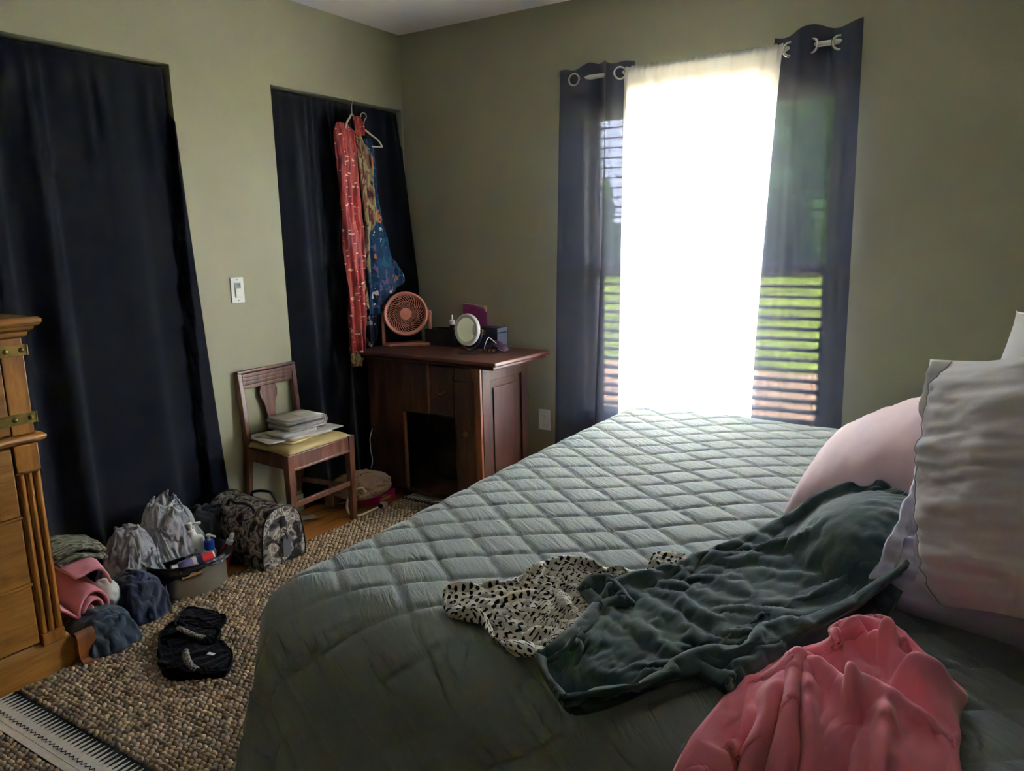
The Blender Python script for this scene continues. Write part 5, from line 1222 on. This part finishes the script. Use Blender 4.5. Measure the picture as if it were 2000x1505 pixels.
MB().lathe([(0, -.05), (.023, -.05), (.025, -.046), (.025, .03), (.021, .038), (.018, .040)], 28, ZF).build('bottle_body', M_wpl, pb, smooth=40)
pb.matrix_world = frame((.345, -1.765, .122), (.75, -.35, .55), (-.36, -.93, -.02)) 
MB().lathe([(.0254, -.044), (.0254, -.004)], 28, ZF, caps=False).build('red_label', plain('label_red', srgb(206, 44, 52), .5), pb, smooth=60)
MB().lathe([(.0255, -.004), (.0255, .018)], 28, ZF, caps=False).build('navy_label', M_nvp, pb, smooth=60)
MB().lathe([(.021, .036), (.0215, .038), (.0215, .060), (.019, .062), (0, .062)], 24, ZF).build('cap', M_wpl, pb, smooth=40)
text_part('PYON', .012, M_wpl, pb, frame((0, 0, 0), (1, 0, 0), (0, 1, 0)) @ Matrix.Translation((0, .0, .0256)) @ Matrix.Translation((0, -.007, 0)), bend=.0256)
vb = thing('ointment_bottle', 'violet bottle with white cap lying beside the medicine bottle', 'bottle', group='toiletries in the tin')
vb.matrix_world = frame((.330, -1.845, .125), (.75, -.35, .55), (-.30, -.95, -.04))
MB().lathe([(0, -.045), (.019, -.045), (.021, -.04), (.021, .0), (.015, .010)], 24, ZF).build('bottle_body', M_vio, vb, smooth=40)
MB().lathe([(.0155, .008), (.0155, .030), (.0135, .032), (0, .032)], 20, ZF).build('cap', M_wpl, vb, smooth=40)
bxm = thing('carton', 'small tan cardboard carton tucked at the tin front', 'box', rot=None)
bxm.matrix_world = frame((.392, -1.845, .118), (.4, .85, .12), (-.55, .2, .55))
MB().box(-.035, .035, -.022, .022, -.008, .008).build('box', plain('kraft_card', srgb(168, 134, 92), .8, .08), bxm, bevel=.001)
MB().box(-.024, .024, -.004, .004, .008, .0085).build('print_strip', plain('kraft_print', srgb(90, 70, 50), .8), bxm)
# ---- clear grey plastic bags
m, nt, b = newmat('clear_grey_plastic')
b.inputs['Base Color'].default_value = rgb(srgb(200, 200, 204)); b.inputs['Roughness'].default_value = .14; b.inputs['Specular IOR Level'].default_value = 1.0
tr = N(nt, 'ShaderNodeBsdfTransparent'); tr.inputs[0].default_value = (.9, .9, .9, 1); mx = N(nt, 'ShaderNodeMixShader', i0=.5)
nt.links.new(b.outputs[0], mx.inputs[1]); nt.links.new(tr.outputs[0], mx.inputs[2]); nt.links.new(mx.outputs[0], nt.nodes['Material Output'].inputs[0])
nn = N(nt, 'ShaderNodeTexNoise', Scale=26.0, Detail=4.0, Distortion=1.5); nt.links.new(coords(nt), nn.inputs['Vector']); bump(nt, b, nn.outputs[0], .9, .02)
M_clr = m
lump('dark_sweater', 'dark grey knit bundled inside the clear plastic bag', 'sweater', [(((.150, -1.93, .10), (.075, .085, .10), .16, 2.2, 21.0), dict(sub=4, flat=.001)), (((.13, -1.90, .19), (.06, .09, .05), .2, 2.4, 22.0), dict(sub=4))],
    clothmat('charcoal_knit', srgb(62, 62, 66), .95, 500, .15, (30, .5, .01), .2, coord='Object'), (.15, -1.93, 0))
lump('black_jacket', 'black garment heaped behind the tin beneath the curtain', 'jacket', [(((.10, -1.60, .12), (.085, .10, .12), .22, 2.4, 31.0), dict(sub=4, flat=.001)), (((.11, -1.53, .20), (.05, .07, .04), .3, 2.6, 33.0), dict(sub=4))],
    clothmat('black_cotton', srgb(24, 24, 28), .95, 800, .15, (30, .5, .01), .2, coord='Object'), (.1, -1.6, 0))
# ---- red pennant
pn = thing('pennant', 'small dark red lettered pennant strip sticking out beside the tin', 'pennant'); pn.matrix_world = frame((.345, -1.945, .042), (.10, .42, .9), (.9, -.28, .05))
MB().prism([(-.055, -.016), (-.045, .006), (.035, .022), (.050, -.008), (.01, -.022)], -.0015, .0015).build('cloth', plain('crimson_cloth', srgb(140, 28, 44), .7, .1), pn)
MB().tube([(-.055, -.016, .002), (.01, -.022, .002), (.050, -.008, .002), (.035, .022, .002), (-.045, .006, .002)], .0012, 5, closed=True).build('border', M_pap, pn)
text_part('N Z N', .018, M_pap, pn, Matrix.Translation((-.004, -.002, .002)))
# ---- clothes pile between dresser and tin
M_navy = clothmat('navy_knit', srgb(24, 30, 54), .95, 500, .15, (30, .5, .01), .25, coord='Object')
M_den = clothmat('slate_denim', srgb(42, 54, 66), .95, 700, .15, (24, .4, .01), .25, coord='Object')
M_rose = clothmat('rose_fleece', srgb(198, 120, 130), .95, 700, .07, (22, .35, .008), .3, coord='Object')
lump('white_shirt', 'bunched white shirt end beside the pink roll', 'shirt', [(((.285, -2.115, .118), (.060, .045, .055), .10, 2.2, 61.0), dict(sub=4))], clothmat('white_cotton', srgb(205, 202, 196), .85, 800, .04, (18, .5, .012), .15, coord='Object'), (.28, -2.1, .1))
# rolled pink blanket: spiral end faces the room
rl = thing('rolled_blanket', 'rolled rose pink fleece blanket with spiral end beside the dresser', 'blanket', (.20, -2.175, .16))
sp_ = []
for k in range(90):
    t = k/89; a_ = 2.35*2*PI*t+2.0; r = .012+.052*t; sp_.append((r*math.cos(a_)*.92, r*math.sin(a_)*1.22))
for q in range(10): sp_.append((sp_[-1][0]-.004-.001*q, sp_[-1][1]+.012))
A = np.zeros((18, len(sp_), 3)); ax0 = Vector((.165, -.02, -.045)); ax1 = Vector((-.15, -.03, .055))
for j in range(18):
    t = j/17; c = ax0.lerp(ax1, t); s_ = 1+.25*t
    for i, (py, pz) in enumerate(sp_):
        A[j, i] = (c.x+.010*fbm(i*.09, 3)*(t < .1)-.0*pz, c.y+py*s_+.004*fbm(t*4, i*.1, 3), c.z+pz*s_+.005*fbm(t*5, i*.1, 9))
MB().grid(A).build('roll', M_rose, rl, smooth=180, solid=.009, off=0)
fl2 = patch([[(.165, .045, .03), (.16, .02, .085), (.14, -.06, .08)], [(.09, .06, .055), (.08, .02, .115), (.06, -.08, .11)], [(.0, .07, .09), (-.02, .02, .135), (-.03, -.09, .13)], [(-.09, .07, .10), (-.10, .0, .15), (-.11, -.09, .14)]], 24, 30)
fl2[..., 2] += .006*nz3(fl2, 14, 5)
cloth('outer_flap', fl2, M_rose, rl, solid=.009)
M_camo = patterned('grey_green_plaid', [(0, srgb(52, 54, 44)), (.40, srgb(104, 102, 86)), (.48, srgb(140, 134, 116)), (.58, srgb(86, 88, 72)), (.66, srgb(60, 56, 50))], 16, 'noise', (2.2, 1, 1), bmp=(60, .4, .003))
for k, (z, lx, ly, dx, lab) in enumerate(((.285, .15, .13, 0.0, 'grey green patterned shirt folded beneath another on top of the pink roll'), (.312, .16, .12, -.004, 'grey green patterned shirt lying topmost on the pink roll'))):
    A = patch([[(.30+dx, -2.26, z), (.30+dx, -2.19, z+.006), (.285+dx, -2.09, z-.035)], [(.22, -2.27, z+.012), (.22, -2.19, z+.018), (.21, -2.085, z-.02)], [(.13, -2.27, z+.012), (.13, -2.19, z+.016), (.12, -2.08, z-.02)]], 34, 30)
    A[..., 2] += .006*nz3(A, 12, 3+k*5)
    o = cloth('folded_shirt', A, M_camo, loc=(.22, -2.18, z), solid=.012); tag(o, lab, 'shirt', 'folded patterned shirts')
# ---- black garment on the rug
BR = .016
bkm = clothmat('jet_fleece', srgb(9, 9, 11), .98, 500, .2, (24, .5, .01), .03)
bg_ = thing('black_leggings', 'black garment with patterned waistband dropped on the rug', 'clothing', (.70, -2.06, BR))
def proxy_blob(*a, **k):
    m = MB().add(*blob(*a, **k)); me = bpy.data.meshes.new('contact'); me.from_pydata(m.v, [], [tuple(f_) for f_ in m.f]); o = bpy.data.objects.new('contact', me); COL.objects.link(o); return o
def proxy_box(*a):
    m = MB().box(*a); me = bpy.data.meshes.new('contact'); me.from_pydata(m.v, [], m.f); o = bpy.data.objects.new('contact', me); COL.objects.link(o); return o
KP = [proxy_box(-.2, 2.0, -3, 0, -.1, .014),
      proxy_blob((.145, -1.76, .14), (.08, .10, .15), .12, 2.0, 1.0, sub=3), proxy_blob((.15, -1.93, .13), (.075, .085, .14), .12, 2.0, 2.0, sub=3),
      proxy_blob((.29, -2.02, .055), (.095, .075, .085), .12, 2.0, 3.0, sub=3), proxy_blob((.38, -2.20, .04), (.09, .075, .062), .12, 2.0, 4.0, sub=3)]
def mound(x0, x1, y0, y1, z, top, nu, nv, amp, seed, rag=.02):
    """rough rectangular sheet lying over a heap"""
    A = np.zeros((nv, nu, 3))
    for j in range(nv):
        for i in range(nu):
            u, v_ = i/(nu-1)*2-1, j/(nv-1)*2-1
            r = max(abs(u), abs(v_)); a_ = math.atan2(v_, u)
            s_ = 1-.18*(abs(u*v_))+rag*8*fbm(math.cos(a_)*1.5+seed, math.sin(a_)*1.5)*r*.25
            A[j, i] = ((x0+x1)/2+(x1-x0)/2*u*s_, (y0+y1)/2+(y1-y0)/2*v_*s_, z+(top-z)*(1-r**2.2)+amp*fbm(u*2.4+seed, v_*2.4, seed)*(1-r**4))
    return A
FG = {}
FG['bag_a'] = sim_sheet(mound(.02, .27, -1.90, -1.655, .13, .34, 46, 46, .07, 5.0), .20, 14, .22, 0, .06, .005)
FG['bag_b'] = sim_sheet(mound(.04, .29, -2.05, -1.83, .07, .25, 44, 42, .07, 9.0), .20, 14, .22, 0, .06, .005)
FG['navy'] = sim_sheet(mound(.17, .43, -2.115, -1.93, .014, .16, 32, 26, .015, 3.0), .12, 12, 2.0, 0, .3, .01)
FG['jeans'] = sim_sheet(mound(.25, .52, -2.31, -2.10, .014, .125, 34, 28, .012, 13.0), .07, 14, 5.0, 0, .3, .01)
def flat_sheet(rows, nu, nv, h, seed, shrink):
    A = patch(rows, nu, nv); U, V_ = np.meshgrid(np.linspace(0, 1, nu), np.linspace(0, 1, nv))
    env = np.sqrt(1-(1-np.clip(np.minimum(np.minimum(U, 1-U), np.minimum(V_, 1-V_))*5, 0, 1))**2)
    A[..., 2] = .012+.004*env+env*(h+.010*nz3(A, 14, seed)); return sim_sheet(A, shrink*2, 10, .8, 0, .3, .008)
FG['leg'] = flat_sheet([[(0.550, -2.089, 0.020), (0.615, -2.136, 0.020)], [(0.530, -2.011, 0.020), (0.790, -2.230, 0.020)], [(0.663, -2.024, 0.020), (0.895, -2.182, 0.020)], [(0.776, -2.017, 0.020), (0.948, -2.129, 0.020)], [(0.856, -2.034, 0.020), (0.907, -2.069, 0.020)]], 34, 34, .012, 3.0, .07)
FG['waist'] = flat_sheet([[(0.528, -2.000, 0.020), (0.485, -1.960, 0.020)], [(0.609, -1.995, 0.020), (0.479, -1.919, 0.020)], [(0.685, -1.980, 0.020), (0.559, -1.896, 0.020)], [(0.673, -1.917, 0.020), (0.647, -1.893, 0.020)]], 24, 26, .010, 6.0, .07)
FG['join'] = flat_sheet([[(0.548, -2.034, 0.020), (0.498, -1.979, 0.020)], [(0.673, -2.065, 0.020), (0.573, -1.961, 0.020)], [(0.743, -2.062, 0.020), (0.656, -1.964, 0.020)], [(0.781, -2.041, 0.020), (0.724, -1.974, 0.020)]], 22, 24, .016, 16.0, .07)
FR = run_sim(KP, 16)
def fcloth(name, label, cat, key, mat, loc, solid, group=None):
    o = cloth(name, refine(FR[FG[key]], 2), mat, loc=loc, solid=solid); tag(o, label, cat, group); return o
fcloth('plastic_bag', 'crumpled clear grey plastic bag heaped against the black curtain behind the tin', 'plastic bag', 'bag_a', M_clr, (.16, -1.74, .14), .0008)
fcloth('plastic_bag', 'crumpled clear plastic bag with dark contents beside the clothes pile', 'plastic bag', 'bag_b', M_clr, (.17, -1.94, .05), .0008)
fcloth('navy_sweater', 'dark navy sweater heaped beside the red pennant', 'sweater', 'navy', M_navy, (.30, -2.02, .01), .008)
fcloth('jeans', 'slate blue jeans lowest in the pile by the dresser foot', 'jeans', 'jeans', M_den, (.38, -2.2, .01), .009)
for key, nm in (('leg', 'leg_panel'), ('waist', 'waist_panel'), ('join', 'seat_panel')):
    cloth(nm, refine(FR[FG[key]], 2)-np.array((.70, -2.06, BR)), bkm, bg_, solid=.004)
m, nt, b = newmat('lattice_band')
v = coords(nt, 'Object', (1, 1, 1), (0, 0, .8)); ck = N(nt, 'ShaderNodeTexVoronoi', feature='DISTANCE_TO_EDGE', Scale=110.0); nt.links.new(v, ck.inputs['Vector'])
nt.links.new(ramp(nt, ck.outputs['Distance'], [(.0, srgb(150, 146, 128)), (.10, srgb(150, 146, 128)), (.16, srgb(26, 26, 26)), (1, srgb(26, 26, 26))]), b.inputs['Base Color']); b.inputs['Roughness'].default_value = .9
M_lat = m
for pts_ in ([(0.607, -2.055), (0.659, -2.057), (0.713, -2.057), (0.742, -2.052)], [(0.760, -2.134), (0.804, -2.161), (0.853, -2.181), (0.890, -2.186)]):
    q = resample([(p[0]-.70, p[1]+2.06, .046) for p in pts_], 14); A = np.zeros((4, 14, 3))
    tn_ = np.gradient(q, axis=0); tn_ /= np.linalg.norm(tn_, axis=1)[:, None]
    for j in range(4):
        A[j] = q+np.stack([-tn_[:, 1], tn_[:, 0], 0*tn_[:, 0]], 1)*(-.010+.02*j/3); A[j, :, 2] = .030+.006*math.sin(PI*j/3)
    cloth('patterned_band', A, M_lat, bg_, solid=.004, label='grey and black lattice patterned band')
MB().box(-.012, .012, -.006, .006, .036, .038, Matrix.Translation(((0.860, -2.112)[0]-.70, (0.860, -2.112)[1]+2.06, 0)) @ Matrix.Rotation(.2, 4, 'Z')).build('care_tag', M_white, bg_)
# ---- parcel, pink box, cables by the cabinet
px_ = thing('tissue_box', 'flat magenta carton with yellow panel under the brown paper parcel', 'box', (.215, -.640, 0), math.radians(4))
M_mag = plain('magenta_card', srgb(206, 30, 112), .5, .06)
MB().box(-.075, .075, -.085, .085, 0, .048).build('carton', M_mag, px_, bevel=.002)
MB().box(.075, .0757, -.045, .045, .010, .026).build('yellow_panel', plain('yellow_print', srgb(216, 176, 70), .5), px_)
MB().box(.075, .0757, -.03, .02, .030, .038).build('pale_panel', plain('pale_print', srgb(222, 160, 186), .5), px_)
M_krf = patterned('brown_paper', [(.2, srgb(150, 118, 98)), (.5, srgb(182, 148, 124)), (.8, srgb(196, 164, 140))], 6, 'noise', interp='LINEAR', rough=.65, bmp=(16, .9, .02))
pc = thing('paper_parcel', 'crumpled brown paper parcel with handwriting on the magenta carton', 'parcel', (.205, -.715, .05))
vs, fs = blob((0, 0, .052), (.135, .165, .058), .16, 3.2, 71.0, sub=5, flat=.002)
vs = [Vector((math.copysign(abs(p.x/.135)**.75*.130, p.x), math.copysign(abs(p.y/.165)**.75*.145, p.y), p.z)) for p in vs]
MB().add(vs, fs).build('paper_wrap', M_krf, pc, smooth=60)
M_mark = plain('marker_black', srgb(26, 22, 24), .7)
from mathutils.bvhtree import BVHTree
tree_ = BVHTree.FromPolygons([Vector(p) for p in vs], [tuple(f_) for f_ in fs])
for tx, sz_, cx_, cy_ in (('recycle', .05, .010, -.02), ('o', .036, .075, -.095)):
    o = text_part(tx, sz_, M_mark, pc, frame((cx_, cy_, .2), (.35, .9, 0), (-.9, .35, 0)), name='handwriting', extrude=.0)
    for v_ in o.data.vertices:
        h_ = tree_.ray_cast(Vector((v_.co.x, v_.co.y, .4)), Vector((0, 0, -1)))
        if h_[0]: v_.co.z = h_[0].z+.0012
hz = spline([(.315, -.805, .105), (.325, -.84, .142), (.285, -.865, .118), (.255, -.875, .062), (.285, -.895, .022), (.345, -.885, .0175), (.350, -.82, .0175), (.350, -.76, .018)], 70)
hs_ = thing('extension_cord', 'cream power cord looping out of the parcel to a plug', 'cord', (.33, -.8, .01))
Lh = Vector(hs_.location)
MB().tube([p-Lh for p in hz], .0058, 10).build('cord', plain('cream_rubber', srgb(214, 204, 176), .5, .04), hs_, smooth=60)
MB().lathe([(.008, 0), (.0105, .004), (.0105, .026), (.008, .030)], 16, Matrix.Translation(hz[-1]-Lh) @ Matrix.Rotation(-PI/2, 4, 'X')).build('black_sleeve', M_lea, hs_, smooth=40)
MB().box(-.014, .014, .030, .062, -.011, .013, Matrix.Translation(hz[-1]-Lh)).build('plug', plain('cream_plug', srgb(210, 200, 172), .45), hs_, bevel=.004)
o = MB().tube(spline([(.075, -.57, .004), (.06, -.66, .005), (.07, -.74, .0045), (.11, -.79, .005), (.13, -.73, .006), (.16, -.70, .004)], 40), .0035, 8).build('floor_cable', M_pap2, loc=(.1, -.7, 0), smooth=60); tag(o, 'thin grey cable lying on the floor behind the chair leg', 'cable')
wc = MB().tube(spline([(.112, -.50, .36), (.135, -.555, .31), (.139, -.562, .27), (.143, -.565, .24), (.155, -.57, .19), (.172, -.60, .155)], 40), .003, 8).build('lamp_cord', plain('white_cable', srgb(186, 184, 190), .5), loc=(.09, -.47, .15), smooth=60); tag(wc, 'white cable hanging down the left side of the cabinet', 'cable')
ad_ = thing('power_adapter', 'grey white plug adapter lying on the floor in front of the cabinet', 'adapter', (.275, -.43, .0), math.radians(60))
MB().box(-.014, .014, -.02, .02, 0, .016).build('body', M_pap2, ad_, bevel=.003)
MB().tube([(0, -.02, .008), (-.004, -.06, .005), (-.03, -.09, .004), (-.06, -.10, .004)], .003, 6).build('cable', M_pap2, ad_, smooth=60)
kp = thing('paper_bag', 'small torn brown paper bag standing on the floor behind the chair leg', 'paper bag', (.075, -.80, 0), math.radians(20))
A = np.zeros((10, 40, 3))
for j in range(10):
    for i in range(40):
        a_ = 2*PI*i/40; c, s = math.cos(a_), math.sin(a_); t = j/9
        A[j, i] = (.028*math.copysign(abs(c)**.4, c)*(1+.1*t)+.004*fbm(c*3, s*3, t*4), .038*math.copysign(abs(s)**.4, s)+.005*fbm(c*3+5, s*3, t*4), t*(.085+.018*fbm(c*2, s*2, 9)))
MB().grid(A, closed_u=True).build('bag_wall', M_krf, kp, smooth=50, solid=.001)
MB().box(-.027, .027, -.037, .037, 0, .002).build('bag_bottom', M_krf, kp)
for k, (x, y, rz, lx, ly, lab) in enumerate(((.045, -1.16, .3, .09, .15, 'white paper sheet on the floor under the chair by the wall'), (.10, -1.05, -.5, .09, .15, 'grey paper sheet on the floor under the chair middle'))):
    t = thing('loose_paper', lab, 'paper', (x+.01, y, .0005+.004*k), rz, group='papers on the floor')
    A = np.zeros((8, 10, 3))
    for j in range(8):
        for i in range(10): A[j, i] = (-lx/2+lx*i/9, -ly/2+ly*j/7, .002+.012*(i/9)**2+.002*fbm(i*.4, j*.4, k))
    MB().grid(A).build('sheet', (M_pap, M_pap2)[k], t, smooth=180, solid=.001)
